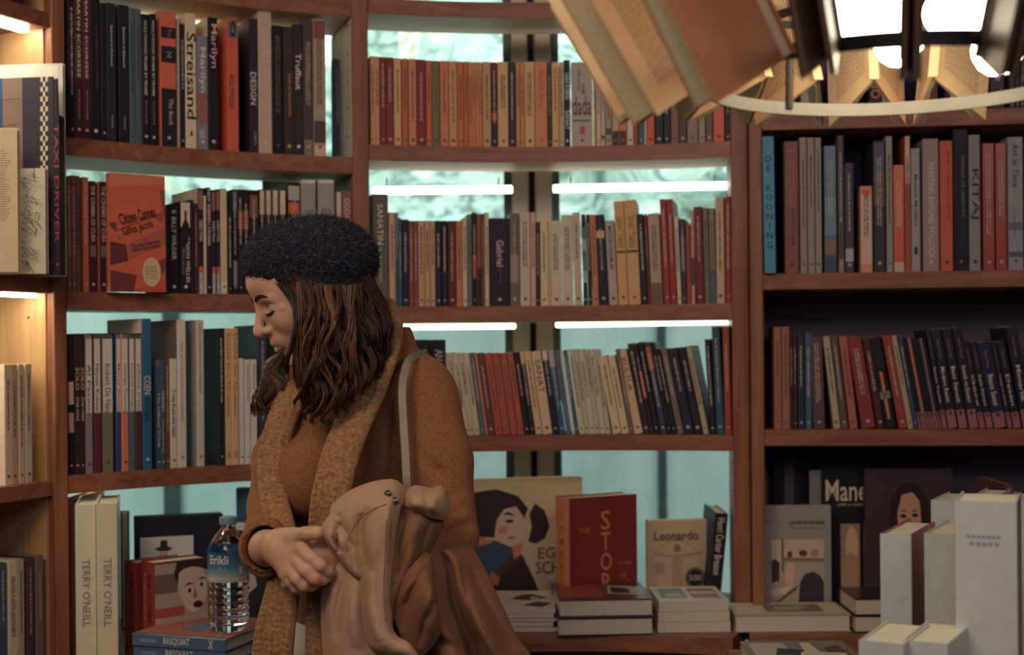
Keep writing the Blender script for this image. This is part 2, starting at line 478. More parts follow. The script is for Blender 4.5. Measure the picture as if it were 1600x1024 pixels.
# desk (display counter) under all bays
ZD = 0.80
e = empty('display_counter', (0, 0, 0)); tag(e, 'long curved wooden counter carrying stacked and standing books', 'counter')
b = MB(); arc_board(b, 1.17, 1.74, ang(106, AR), ang(1168, AR), ZD-0.036, ZD, M_WOOD, n=60); b.build('counter_top', e)
b = MB(); arc_board(b, 1.27, 1.29, ang(108, AR), ang(1166, AR), 0.0, ZD-0.036, M_WOOD, n=60); b.build('front_panel', e)
e2 = empty('display_counter', (0, 0, 0)); tag(e2, 'straight wooden counter under the grey framed art book at right', 'counter')
b = MB(); b.box(-0.045, -0.13, ZD-0.0358, xw, 0.243, ZD, M_WOOD, T, ch=0.002); b.build('counter_top', e2)
b = MB(); b.box(0.10, -0.03, 0.0, xw, -0.012, ZD-0.036, M_WOOD, T); b.build('front_panel', e2)

# ------------------------------------------------------------------ far-left unit, running towards the camera
LG = Vector((-0.40, -0.917)).normalized(); LN = Vector((-0.917, 0.40)).normalized(); L0 = Vector((-0.935, 2.915))
TL = Matrix(((-LG.x, LN.x, 0, L0.x), (-LG.y, LN.y, 0, L0.y), (0, 0, 1, 0), (0, 0, 0, 1)))   # local -x runs to the viewer, +y into the shelf
b = MB(); b.box(-0.012, 0.016, 0, 0.006, 0.33, 3.1, M_PALE, TL); e = b.build('oak_side_panel')
tag(e, 'pale oak end panel of the far left shelving', 'panel')
b = MB()
for z, y in ((1.50, 0.06), (1.265, 0.06), (1.17, 0.063), (1.75, 0.06)):
    T2 = TL @ Matrix.Translation((-0.0125, y, z)) @ Matrix.Rotation(PI/2, 4, 'Y')
    b.lathe([(0, -0.0004), (0.0028, -0.0004), (0.0028, 0.0004)], M_HOLE, 8, T2)
b.build('pin_holes', e)
b = MB(); b.box(-0.62, 0.33, 0, 0.006, 0.345, 3.1, M_PALE, TL); o = b.build('oak_back_panel'); tag(o, 'pale oak back board of the far left shelving', 'panel')
zF = dict(T=2.122, M=1.580, L=1.166)
for z, lb in ((zF['T'], 'wooden shelf with a light strip beneath, top left corner'), (zF['M'], 'wooden shelf carrying the face-out art books, far left'), (zF['L'], 'wooden shelf under the cream paperbacks, far left'), (0.79, 'wooden shelf under the striped books, bottom left corner')):
    b = MB(); b.box(-0.60, 0.0, z-0.032, -0.013, 0.329, z, M_WOOD, TL, ch=0.0015)
    o = b.build('shelf_board'); tag(o, lb, 'shelf')
for z, y, lb in ((zF['T'], 0.045, 'light strip in the top left corner'), (zF['M'], 0.03, 'light strip under the far left art books')):
    e = empty('led_or_reflection_bar', TL @ Vector((-0.03, y, z-0.033))); tag(e, lb, 'light')
    e.rotation_euler = (0, 0, math.atan2(-LG.y, -LG.x))
    b = MB(); b.box(-0.54, -0.011, -0.007, 0, 0.011, 0, M_LEDW, ch=0.002); b.build('diffuser', e)
    b = MB(); b.box(-0.54, -0.014, -0.0005, 0.0, 0.014, 0.001, M_ALU); b.build('housing', e)

# thin white cable hanging from the topmost shelf
b = MB(); q = [P(868, -8, 3.28), P(878, 2, 3.27), P(884, 12, 3.27), P(886, 24, 3.27), P(889, 36, 3.27)]
b.tube([Vector(v) for v in [q[0]]+q[1:]], .0022, mat('white_cable', (.6, .58, .52), .5), 8)
tag(b.build('cable'), 'short white cable hanging from the topmost shelf, centre bay', 'cable')
# ------------------------------------------------------------------ books
GAIN = 2.0
random.seed(11)
def bcol(h, g=None):
    c = lin(h, g or GAIN, 0.80); y = 0.3*c[0]+0.59*c[1]+0.11*c[2]; k = 0.86
    return tuple(max(0.0, y+(x-y)*k)*t+f for x, t, f in zip(c, (0.98, 1.0, 1.08), (.004, .004, .010)))  # small bluish floor lifts dark covers as haze would
def cover_mat(h, gloss=False, g=None):
    return mat('printed_cover', bcol(h, g), 0.28 if gloss else 0.5, spec=0.5 if gloss else 0.3, noise=0.10, nscale=55)
M_PAGES = mat('page_edges', (0.62, 0.53, 0.38), 0.8, noise=0.12, nscale=160)
M_PAGESW = mat('white_page_edges', (0.72, 0.68, 0.58), 0.8, noise=0.10, nscale=160)
def ink(h, g=None): return mat('printing_ink', bcol(h, g), 0.5)
def lum(h):
    c = lin(h); return 0.3*c[0]+0.6*c[1]+0.1*c[2]

def cname(h):
    r, g, b = [int(h[i:i+2], 16) for i in (0, 2, 4)]
    mx, mn = max(r, g, b), min(r, g, b)
    import colorsys
    H, S, V = colorsys.rgb_to_hsv(r/255, g/255, b/255); H *= 360
    if V < 0.17: return 'black'
    if V < 0.27 and 200 < H < 300: return 'dark navy'
    if S < 0.16: return 'pale grey' if V > 0.52 else ('grey' if V > 0.32 else 'charcoal')
    if H < 14 or H > 340: return 'dark red' if V < 0.42 else ('red' if S > 0.65 else 'pinkish brown')
    if H < 22: return 'dark brown' if V < 0.33 else ('rust' if V < 0.58 and S > .5 else ('orange' if S > .5 else 'pinkish brown'))
    if H < 34: return 'dark brown' if V < 0.36 else ('orange tan' if S > .5 else ('tan' if S > .3 else 'greyish cream'))
    if H < 50: return 'dark olive' if V < 0.34 else ('tan' if S > .42 else 'cream')
    if H < 90: return 'olive green'
    if H < 200: return 'teal'
    if H < 250: return 'blue' if S > .4 else 'slate blue'
    return 'dark purple'

ORD = ['first', 'second', 'third', 'fourth', 'fifth', 'sixth', 'seventh', 'eighth', 'ninth', 'tenth', 'eleventh', 'twelfth']
def dashes(mb, m, x0, w, z0, z1, y, rows=1, seed=0):
    """rows of tiny unreadable print running down the spine"""
    rr = random.Random(seed)
    for r in range(rows):
        xa = x0 + w*(r+0.15)/rows; xb = x0 + w*(r+0.85)/rows
        z = z1
        while z > z0+0.002:
            l = rr.uniform(0.0016, 0.0042); g = 0.0008 if rr.random() < .75 else 0.0028
            t = rr.uniform(0, .3)*(xb-xa)
            mb.poly([(xa+t*0.4, y, z-l), (xb-t, y, z-l), (xb-t, y, z), (xa+t*.4, y, z)], m)
            z -= l+g

def book_mesh(w, h, d, col, side, x0=0.0, gloss=False, bands=(), pages=None, hard=True, g=None):
    cm = cover_mat(col, gloss, g); sm = cover_mat(side, gloss, g) if side and side != col else cm
    t = min(0.0028 if hard else 0.0008, w*0.2)
    mb = MB()
    x1 = x0+w
    ch = min(0.0012, w*0.12)
    # spine with chamfered edges, then the two boards
    mb.v = []; 
    prof = [(x0, t+ch), (x0, ch), (x0+ch, 0), (x1-ch, 0), (x1, ch), (x1, t+ch)]
    vs = [(x, y, 0) for x, y in prof] + [(x, y, h) for x, y in prof]
    n = 6
    mb.add(vs, [(i, i+1, n+i+1, n+i) for i in range(n-1)] + [(5, 4, 3, 2, 1, 0), tuple(range(6, 12)), (0, 6, 11, 5)], cm)
    mb.box(x0, t+ch, 0, x0+t, d, h, sm); mb.box(x1-t, t+ch, 0, x1, d, h, sm)
    for (a, b_, c) in bands:
        bm_ = cover_mat(c, gloss, g); y = -0.00025
        mb.poly([(x0+ch, y, a*h), (x1-ch, y, a*h), (x1-ch, y, b_*h), (x0+ch, y, b_*h)], bm_)
    pb = MB(); ins = 0.003 if hard else 0.0
    pb.box(x0+t, t+ch, ins, x1-t, d-(0.003 if hard else 0.0005), h-(ins if hard else 0.0004), pages or M_PAGES)
    return mb, pb

NBOOK = 0
def put_book(p, yaw, w, h, d, col, lean=0.0, o={}, row='', parent=None):
    global NBOOK
    NBOOK += 1
    x0 = 0.0
    if lean > 0: x0 = -w; p = p + Vector((math.cos(yaw), math.sin(yaw), 0))*w
    e = empty('book', p, (0, lean, yaw))
    hard = o.get('hard', h > 0.215 and w > 0.012)
    mb, pb = book_mesh(w, h, d, col, o.get('s'), x0, o.get('gl', False), o.get('b', ()), M_PAGESW if o.get('pw') else None, hard)
    pb.build('pages', e)
    # printing, kept inside the cover's own mesh
    tb = mb; y = -0.0006
    light = lum(col) < 0.09
    tc = o.get('tc') or ('8c8276' if light else '4a382e')
    im = ink(tc)
    rr = random.Random(NBOOK*7)
    if 't' in o:
        a, b_ = o.get('ts', (0.3, 0.9))
        L = (b_-a)*h; fx = o.get('fx', (0.22, 0.80))
        xs = x0+w*fx[0]; ww = w*(fx[1]-fx[0])
        if o.get('hz'):
            put_text(tb, o['t'], (xs, y, a*h), (1, 0, 0), (0, 0, 1), ww, L, im)
        elif o.get('v'):
            n = len(o['t'])
            for i, chh in enumerate(o['t']):
                if chh == ' ': continue
                z = a*h + L*(1-(i+1)/n)
                put_text(tb, chh, (xs, y, z+L/n*0.16), (1, 0, 0), (0, 0, 1), ww, L/n*0.68, im, keep=True)
        elif o.get('up'):
            put_text(tb, o['t'], (xs+ww, y, a*h), (0, 0, 1), (-1, 0, 0), L, ww, im)
        else:
            put_text(tb, o['t'], (xs, y, b_*h), (0, 0, -1), (1, 0, 0), L, ww, im)
        for t2 in o.get('t2', ()):
            s, a2, b2, f0, f1, c2 = t2
            put_text(tb, s, (x0+w*f0, y, b2*h), (0, 0, -1), (1, 0, 0), (b2-a2)*h, w*(f1-f0), ink(c2))
    elif not o.get('nt'):
        m2 = im
        a = rr.uniform(.28, .5); b_ = rr.uniform(.84, .93)
        rows = 2 if w > 0.022 else 1
        ww = min(w*0.5, 0.012 if rows == 2 else 0.0065)
        if w > 0.0045:
            dashes(tb, m2, x0+w/2-ww/2, ww, a*h, b_*h, y, rows, NBOOK)
    if w > 0.007 and not o.get('nm'):
        r = min(w*0.22, 0.0042); zc = h*0.055+r; xc = x0+w/2
        k = rr.choice((6, 4, 12))
        tb.poly([(xc+r*math.cos(2*PI*i/k+.3), y, zc+r*math.sin(2*PI*i/k+.3)) for i in range(k)][::1], ink(o.get('mc', tc)))
    for q in o.get('dec', ()):      # extra flat shapes: (colour, [(fx, fz)...])
        tb.poly([(x0+w*a, y-0.0002, h*b_) for a, b_ in q[1]], ink(q[0]))
    mb.build('cover', e)
    return e

ROWS = {}
def finish_row(row, items, group):
    """labels: the look, plus an ordinal where looks repeat in one row"""
    from collections import Counter
    cnt = Counter(i[1] for i in items); seen = Counter()
    for e, look in items:
        seen[look] += 1
        if cnt[look] == 1: lb = f'{look} {row}'
        else: lb = f'{ORD[seen[look]-1] if seen[look] <= 12 else str(seen[look])+"th"} {look} from the left, {row}'
        tag(e, lb, 'book', group)

def look_of(w, h, col, o):
    if 'lk' in o: return o['lk']
    s = 'thick' if w > 0.03 else ('thin' if w < 0.013 else '')
    c = cname(col)
    return (s+' '+c+' book').strip()

def row_of(data, kind, z, rowname, group, setback=0.012, dmax=0.165, base_y=None):
    items = []
    for it in data:
        x0, x1, top, col = it[:4]; o = it[4] if len(it) > 4 else {}
        sb = o.get('d', 0) + setback + random.uniform(0, 0.004)
        if kind == 'arc': A = hit_arc(x0, AR+sb, base_y); B = hit_arc(x1, AR+sb, base_y)
        else: A = hit_line(x0, sb, base_y); B = hit_line(x1, sb, base_y)
        yaw = math.atan2(B.y-A.y, B.x-A.x)
        w = (B-A).length - 0.0005
        Y = (A.y+B.y)/2
        L = o.get('L', 0)
        ztop = CAMZ + ray((x0+x1)/2 + L, top)[1]*Y
        hh = ztop - z - 0.0005
        lean = 0.0
        if L:
            lean = math.atan2(L*Y/FPX, hh)
            w = w*math.cos(lean)
            hh = hh/math.cos(lean) - (w*abs(math.tan(lean)) if lean < 0 else 0)
        d = o.get('dep', min(dmax, max(0.105, hh*0.72)))
        e = put_book(Vector((A.x, A.y, z+0.0004)), yaw, w, hh, d, col, lean, o)
        items.append((e, look_of(w, hh, col, o)))
    finish_row(rowname, items, group)
    return items

def run(x0, x1, n, top, cols, **o):
    """n equal books between two pixels; cols cycles"""
    out = []
    for i in range(n):
        a = x0+(x1-x0)*i/n; b_ = x0+(x1-x0)*(i+1)/n
        out.append((a, b_, top+(i % 2)*0.6, cols[i % len(cols)], dict(o)))
    return out

# ---- left bay, top row
LB = [
 (106,109,-14,'1a1518',{}),
 (109,118,-10,'241214',{}),
 (118,130.5,-12,'3c1c1a',{'t':'MARTIN SCORSESE','ts':(.42,.98),'tc':'c8b8a4','fx':(.3,.72),'lk':'first dark brown book with a pale director title','t2':(('MARTIN SCORSESE',.14,.34,.42,.6,'9c8c7c'),)}),
 (131,142,-9,'3c1c1a',{'t':'MARTIN SCORSESE','ts':(.42,.98),'tc':'c8b8a4','fx':(.3,.72),'lk':'second dark brown book with a pale director title','t2':(('MARTIN SCORSESE',.14,.34,.42,.6,'9c8c7c'),)}),
 (142.5,158,-6,'15131a',{'t':'CAHIERS DU CINEMA','ts':(.35,.8),'tc':'50302c','fx':(.55,.75),'lk':'thick black book with a small white emblem','mc':'c8c0b4'}),
 (159,168,5,'17141a',{'nt':1}),
 (168.5,183,5,'1f2024',{'t':'Eastwood on Eastwood','ts':(.55,.84),'tc':'b8b4ac','fx':(.40,.62),'t2':(('CINEMA',.1,.2,.45,.6,'8c8884'),),'nm':1,'lk':'first black actor-on-actor book with small white letters'}),
 (187,203,8,'17161c',{'t':'Eastwood on Eastwood','ts':(.55,.84),'tc':'b8b4ac','fx':(.40,.62),'t2':(('CINEMA',.1,.2,.45,.6,'8c8884'),),'nm':1,'lk':'second black actor-on-actor book with small white letters'}),
 (203.5,212.5,12,'3e4e50',{'tc':'2a3436'}),
 (213,222.5,14,'3e4e50',{'tc':'2a3436'}),
 (223,235,22,'16151b',{'t':'HOLLYWOOD FRAME BY FRAME','ts':(.38,.95),'tc':'b4aca0','fx':(.3,.66),'t2':(('Karina Longworth',.16,.34,.4,.6,'908a80'),),'lk':'first black book lettered HOLLYWOOD FRAME BY FRAME'}),
 (236,246,22,'16151b',{'t':'HOLLYWOOD FRAME BY FRAME','ts':(.38,.95),'tc':'b4aca0','fx':(.3,.66),'t2':(('Karina Longworth',.16,.34,.4,.6,'908a80'),),'lk':'second black book lettered HOLLYWOOD FRAME BY FRAME'}),
 (252,277,17,'b0502e',{'s':'b0502e','b':((0,.43,'1c1a22'),(.62,.74,'1c1a22'),(.80,.88,'1c1a22')),'t':'The Book','ts':(.16,.36),'tc':'8c867c','fx':(.5,.78),'t2':(('N',.66,.70,.4,.7,'8c6a58'),('Tony',.81,.87,.4,.7,'8c5a48')),'lk':'orange book with torn black stripes'}),
 (278,282,30,'8a8278',{'nt':1}),
 (282.5,290.5,37,'1a171c',{}),
 (291,308,21,'b4a488',{'s':'b0a084','t':'Streisand','ts':(.22,.86),'tc':'1c1818','fx':(.1,.95),'dec':(('1c1818',((.35,.10),(.65,.10),(.5,.145))),),'nm':1,'lk':'cream book with a large black serif-like name'}),
 (308.5,326,56,'66656e',{'t':'Marilyn','ts':(.5,.9),'tc':'aaa6a4','fx':(.2,.8),'b':((.24,.5,'7a4a40'),),'t2':(('LOIS BANNER',.10,.18,.2,.7,'b0aca8'),),'lk':'grey blue book with a brown portrait band'}),
 (326.5,342,27,'15121a',{'s':'b8a888','t':'Marilyn','ts':(.62,.95),'tc':'b08a84','fx':(.15,.95),'lk':'black book with a pink vertical name'}),
 (356,374,28,'b5482a',{'s':'c8551f','t':'HOLLYWOOD','ts':(.32,.58),'tc':'14090a','fx':(.15,.62),'b':((.85,.99,'5c5450'),),'dec':(('1e1a1c',((.3,.86),(.7,.86),(.75,.95),(.55,.985),(.3,.95))),('b8a898',((.42,.89),(.6,.89),(.6,.95),(.42,.95)))),'nm':1,'lk':'bright orange book lettered HOLLYWOOD'}),
 (391,404,29,'251a30',{'s':'201828','t':'DESIGN','ts':(.36,.60),'tc':'a89c98','fx':(.1,.8),'t2':(('ELEMENTS',.06,.16,.5,.8,'7a706c'),),'nm':1,'lk':'dark purple book lettered DESIGN'}),
 (405,426,-8,'9c8574',{'t':'LA DOLCE VITA','ts':(.45,.78),'tc':'b49c88','fx':(.3,.8),'lk':'tall pale brown book reaching the shelf above','hard':1}),
 (427,443,40,'100f15',{'tc':'50484a'}),
 (444,460,42,'30221f',{'t':'TALES OF HOLLYWOOD','ts':(.3,.64),'tc':'c08038','fx':(.45,.7),'lk':'dark brown book with small orange lettering'}),
 (460,474,38,'211f24',{'t':'Truffaut','ts':(.5,.78),'tc':'b0a89c','fx':(.2,.85),'lk':'black book with a white serif name'}),
 (474.5,490,32,'3a332f',{'b':((.0,.12,'6a5a4c'),),'lk':'book with a speckled grey spine'}),
 (490.5,510,30,'8a7260',{'b':((.86,.99,'6c3a34'),(0,.08,'a89070'),(.1,.26,'40342f')),'lk':'tan book with a red patterned top'}),
 (521,535,92,'31505c',{'d':.13,'dep':.02,'lk':'small blue book seen through the gap by the post'}),
]
row_of(LB, 'arc', ZL['B'], 'in the top row, left bay', 'books in the top row of the left bay', dmax=.19, base_y=230)
# ---- left bay, second row
LC = [
 (106,113,276,'6b4a40',{'t':'URBAN AND SOUND','ts':(.3,.92),'tc':'a08a7a'}),
 (113.5,120,274,'755044',{'t':'SCREEN AND SOUND','ts':(.3,.90),'tc':'a89080'}),
 (120.5,127,275,'5c4a44',{'t':'NOTES IN LIGHT','ts':(.4,.8),'tc':'2c2422'}),
 (131,140,277,'a84e30',{'s':'c05a34','t':'Film Feminist Theories','ts':(.42,.95),'tc':'d0b49c'}),
 (141,151.5,283,'34181c',{'s':'b87858','t':'THE CINEMA OF CUBA','ts':(.45,.96),'tc':'b8a498','b':((.32,.42,'5c5450'),),'lk':'first dark red book lettered THE CINEMA OF CUBA'}),
 (157.5,168,284,'34181c',{'s':'b87858','t':'THE CINEMA OF CUBA','ts':(.45,.96),'tc':'b8a498','b':((.32,.42,'5c5450'),),'lk':'second dark red book lettered THE CINEMA OF CUBA'}),
 (264,281,320,'15151f',{'t':'BILLY WILDER','ts':(.38,.86),'tc':'b4ac9c','fx':(.3,.7),'t2':(('80',.9,.94,.3,.7,'b0a898'),),'lk':'black book with white lettering beside the orange one'}),
 (282.5,299,315,'14141c',{'t':'ORSON WELLES','ts':(.12,.62),'tc':'b4aca0','fx':(.55,.9),'b':((.72,.99,'a89c88'),),'dec':(('14141c',((.1,.55),(.75,.55),(.85,.75),(.6,.8),(.62,.9),(.4,.9),(.4,.8),(.1,.72))),),'t2':(('SIMON CALLOW',.2,.5,.15,.4,'6a6664'),),'lk':'black book with a hatted figure at the top'}),
 (299.5,304,312,'1a1c2c',{'nt':1}),
 (304.5,310,318,'3c2420',{'tc':'c06a30'}),
 (310.5,319,294,'1a191f',{'s':'b8a484','b':((.80,.98,'7c4c44'),(.0,.2,'8c8884'),(.2,.26,'a84e34')),'t':'DIRECTING','ts':(.5,.7),'tc':'a8a09c','lk':'first black book with a photo top lettered DIRECTING'}),
 (319.5,323.5,306,'b0a48c',{'nt':1}),
 (324,331,293,'241a20',{'t':'NEW TURKISH CINEMA','ts':(.45,.98),'tc':'b8b0a4','b':((.7,.84,'7c2c24'),),'fx':(.2,.85),'lk':'black and red book lettered NEW TURKISH CINEMA'}),
 (331.5,338,297,'1a191f',{'b':((.80,.98,'7c4c44'),(.0,.2,'8c8884'),(.2,.26,'a84e34')),'t':'DIRECTING','ts':(.5,.7),'tc':'a8a09c','lk':'second black book with a photo top lettered DIRECTING'}),
 (338.5,345,296,'1a191f',{'b':((.80,.98,'7c4c44'),(.0,.2,'8c8884'),(.2,.26,'a84e34')),'t':'DIRECTING','ts':(.5,.7),'tc':'a8a09c','lk':'third black book with a photo top lettered DIRECTING'}),
 (345.5,356,295,'a8946c',{'nt':1,'b':((.03,.12,'c0b8a8'),)}),
 (356.5,364,330,'17161b',{}),
 (364.5,372,296,'19181d',{'b':((.78,.98,'5c5c60'),(.08,.32,'6a6660'))}),
] + run(372.5,390,2,296,['1c1719'],s='b8a070',b=((.62,.80,'8c4a24'),)) + [
 (391,405,297,'1b1618',{'b':((.74,.95,'6c4024'),),'lk':'black book with a glowing brown top'}),  # plain brown band near the top of the spine
 (406.5,415,296,'17141a',{'s':'b85c2c','b':((.76,.99,'c0b090'),)}),(416.5,425,296,'17141a',{'s':'b85c2c','b':((.76,.99,'c0b090'),)}),
 (427,436,296,'17141a',{'s':'b85c2c','b':((.76,.99,'c0b090'),)}),(438,448,296,'17141a',{'s':'b85c2c','b':((.76,.99,'c0b090'),)}),
 (451,470,285,'1e1b20',{'b':((.72,.82,'c04a1c'),(.84,.97,'8c8478')),'lk':'black book with a bright orange label'}),
 (472,495,281,'78756c',{'b':((.97,1.0,'b0a898'),),'gl':1,'t':'THE','ts':(.62,.75),'tc':'3c3a3a'}),
 (498,524,281,'78756c',{'b':((.97,1.0,'b0a898'),),'gl':1,'t':'CINEMA','ts':(.55,.75),'tc':'3c3a3a'}),
 (528,535,300,'a89878',{'nt':1}),
 (536,551,298,'6a4840',{'t':'GODARD A','ts':(.55,.93),'tc':'a89080','lk':'brown book with a pale name beside the post'}),
]
row_of(LC, 'arc', ZL['C'], 'in the second row, left bay', 'books in the second row of the left bay', dmax=.19, base_y=455)
# ---- left bay, third row
GP = 'b0a696'
def actor(x0, x1, name, low, lk): return (x0, x1, 521, low, {'b':((.43,.99,GP),(.96,1.0,'2c2420')),'t':name,'ts':(.42,.78),'tc':'3c342e','fx':(.25,.75),'hard':0,'lk':lk})
LD = [
 (107,117,522,'17151a',{'b':((.5,.66,'b09078'),(.3,.44,'a07860')),'nt':1,'lk':'black book with pale picture squares'}),
 (118,126,522,'2e1d1b',{'t':'SOLO','ts':(.60,.76),'tc':'c8a080','fx':(.15,.9),'t2':(('STAR WARS',.38,.55,.25,.75,'b8aca0'),),'mc':'c8a080','lk':'first dark brown book with orange capitals'}),
 (126.5,134,522,'2e1d1b',{'t':'SOLO','ts':(.60,.76),'tc':'c8a080','fx':(.15,.9),'t2':(('STAR WARS',.38,.55,.25,.75,'b8aca0'),),'mc':'c8a080','lk':'second dark brown book with orange capitals'}),
 actor(135,146,'Al Pacino','6a6260','grey book with a pale upper half'),
 actor(147.5,159,'Nicole Kidman','4c1f24','wine red book with a pale upper half'),
 actor(161,178,'Robert De Niro','5e5c3c','thick olive book with a pale upper half'),
 actor(182.5,191,'Meryl Streep','26345c','blue book with a pale upper half'),
 actor(191.5,202,'George Clooney','b06038','orange book with a pale upper half'),
 actor(203,212,'Leonardo DiCaprio','3c5054','teal book with a pale upper half'),
 actor(212.5,223,'Johnny Depp','3c2224','dark brown book with a pale upper half'),
 (224,238.5,498,'1f4f6c',{'s':'d8c8a4','t':'COEN','ts':(.50,.62),'tc':'a8a494','fx':(.15,.9),'t2':(('BROTHERS',.32,.48,.2,.8,'102c40'),),'lk':'tall teal blue book with a cream back cover','hard':1}),
 (246,252,562,'264454',{'b':((.94,1,'6c4430'),),'t':'The Official Trivia','ts':(.2,.7),'tc':'b0a898'}),
 (252.5,259,562,'30404c',{'t':'THEORY','ts':(.52,.72),'tc':'c0b8a8','t2':(('Trivia Quiz Book',.14,.46,.3,.7,'a8a090'),)}),
 (259.5,266.5,560,'5c3428',{}),
 (267,278,561,'b4a890',{'t':'Trivia from the Vault','ts':(.28,.72),'tc':'2c2824','lk':'cream book with black script lettering'}),
 (279,292.5,500,'aaa294',{'s':'5e4c40','tc':'7c746a','lk':'tall white book with a sepia back cover','hard':1}),
 (309,320.5,500,'a09684',{'s':'8c8884','t':'HOLLYWOOD UNSEEN','ts':(.5,.97),'tc':'4c443c','fx':(.3,.62),'lk':'tall grey book lettered HOLLYWOOD UNSEEN','hard':1}),
 (343,352,513,'17151d',{'s':'17151d','tc':'8a8480','hard':1,'lk':'thick black book with a barcode on its back'}),
 (353,363,513,'b08c5c',{'t':'David the Queens','ts':(.35,.96),'tc':'6c4c2c','t2':(('VS',.05,.10,.2,.8,'5c3c24'),),'nm':1,'hard':0}),
 (363.5,374,513,'b08c5c',{'t':'David the Queens','ts':(.35,.96),'tc':'6c4c2c','t2':(('VS',.05,.10,.2,.8,'5c3c24'),),'nm':1,'hard':0}),
 (375,383,560,'a8a094',{'nt':1}),
 (384,392.5,562,'aaa296',{'t':'Hollywood Cafe','ts':(.6,.95),'tc':'5c5854','hard':0}),
 (393,403,562,'aaa296',{'t':'Hollywood Cafe','ts':(.6,.95),'tc':'5c5854','hard':0}),
 (405,419,508,'27303c',{'s':'2c3644','hard':1}),
]
row_of(LD, 'arc', ZL['D'], 'in the third row, left bay', 'books in the third row of the left bay', dmax=.19, base_y=735)

# ---- centre bay, orange row
TN = 'b07f56'
MBR = run(579.5,594,2,87.5,['aa7a52'],hard=0) + [
 (594.5,604,89,'6c251f',{}),(604.5,616,89.5,'6c251f',{}),
 (616.5,628,90.5,'b18c5e',{}),(629,638.5,91.5,'9c4c2e',{}),(639.5,651.5,92,'a66a46',{}),(652,666,93,'68231d',{}),
 (666.5,675.5,94,'c55c2e',{}),(676,687.5,95,'5a5936',{}),(688.5,702,95,'ad6238',{}),(702.5,715,95.5,'a67848',{}),
 (715.5,725,96,'a2552e',{}),(725.5,732.5,96,'a2552e',{})] + run(733,754.5,4,96.5,['b46e3e','ae6638'],b=((.82,1,'bc8850'),)) + [
 (755,768,96.5,'9a7c50',{}),(768.5,778,97,'221820',{'b':((.32,.4,'b03c1c'),(.85,1,'5c1c18'))}),
 (778.5,795,96.5,'b8945c',{}),(796,806,97,'2b2328',{}),(807,813.5,97,'a86c40',{}),(814,820,97,'b07444',{}),
 (820.5,836,96.5,'c09c5e',{}),(836.5,856,96.5,'a8693e',{'tc':'8a3c20'}),(856.5,862,98,'1d3034',{}),
 (863,874,97,'be9a5c',{}),(874.5,881,97,'b08850',{}),
 (881.5,892,94,'17161b',{'t':'KARA ROMAN','ts':(.55,.85),'tc':'b8b0a0','fx':(.2,.85),'t2':(('SANAT',.2,.42,.2,.85,'b8b0a0'),),'lk':'black book with blocky white lettering'}),
 (893,927,97,'8e8374',{'hz':1,'t':'dada','ts':(.37,.60),'tc':'26221f','fx':(.06,.92),'dec':(('26221f',((.08,.30),(.9,.30),(.9,.315),(.08,.315))),('8c3028',((.4,.15),(.62,.15),(.62,.24),(.4,.24)))),'t2':(('BİR SANAT',.64,.9,.30,.46,'26221f'),('AKIMI',.62,.75,.5,.64,'26221f')),'lk':'thick grey book with large black scribbled lettering'}),
 (927.5,932,97,'b4733c',{}),(932.5,939,90,'b0a48c',{}),(939.5,946,88,'9c937f',{'b':((.93,.96,'2c2420'),(.08,.12,'3a342c'))}),
 (946.5,956,99,'8a7c62',{'b':((.14,.22,'3c3630'),)}),(957,967.5,97,'9c8274',{'b':((.0,.18,'2c1c24'),),'t':'KAFKA','ts':(.5,.9),'tc':'6a5448'}),
 (968,979.5,98,'b8693a',{'b':((.0,.18,'3c1c20'),),'t':'PROUST','ts':(.5,.9),'tc':'7a3c20'}),
 (980,990,104,'b4a68c',{}),(990.5,997,104,'8a2f22',{}),(998,1006.5,104,'22515a',{}),(1007,1010.5,104,'b0a080',{'nt':1}),(1011,1023,105,'b5532a',{}),
 (1024,1036.5,106,'1a1a20',{}),(1037,1048,106,'1b1d2c',{}),(1048.5,1061,106,'6a4c3c',{}),(1061.5,1073,106,'4a332b',{}),
 (1074,1091,106,'75645a',{}),(1092,1102,107,'857462',{}),(1103,1114,107,'5c4438',{}),(1115,1132,108,'b4562a',{}),(1133,1142.5,108,'181519',{})]
row_of(MBR, 'arc', ZM['B'], 'in the orange row, centre bay', 'books in the top row of the centre bay', dmax=.14, base_y=226)

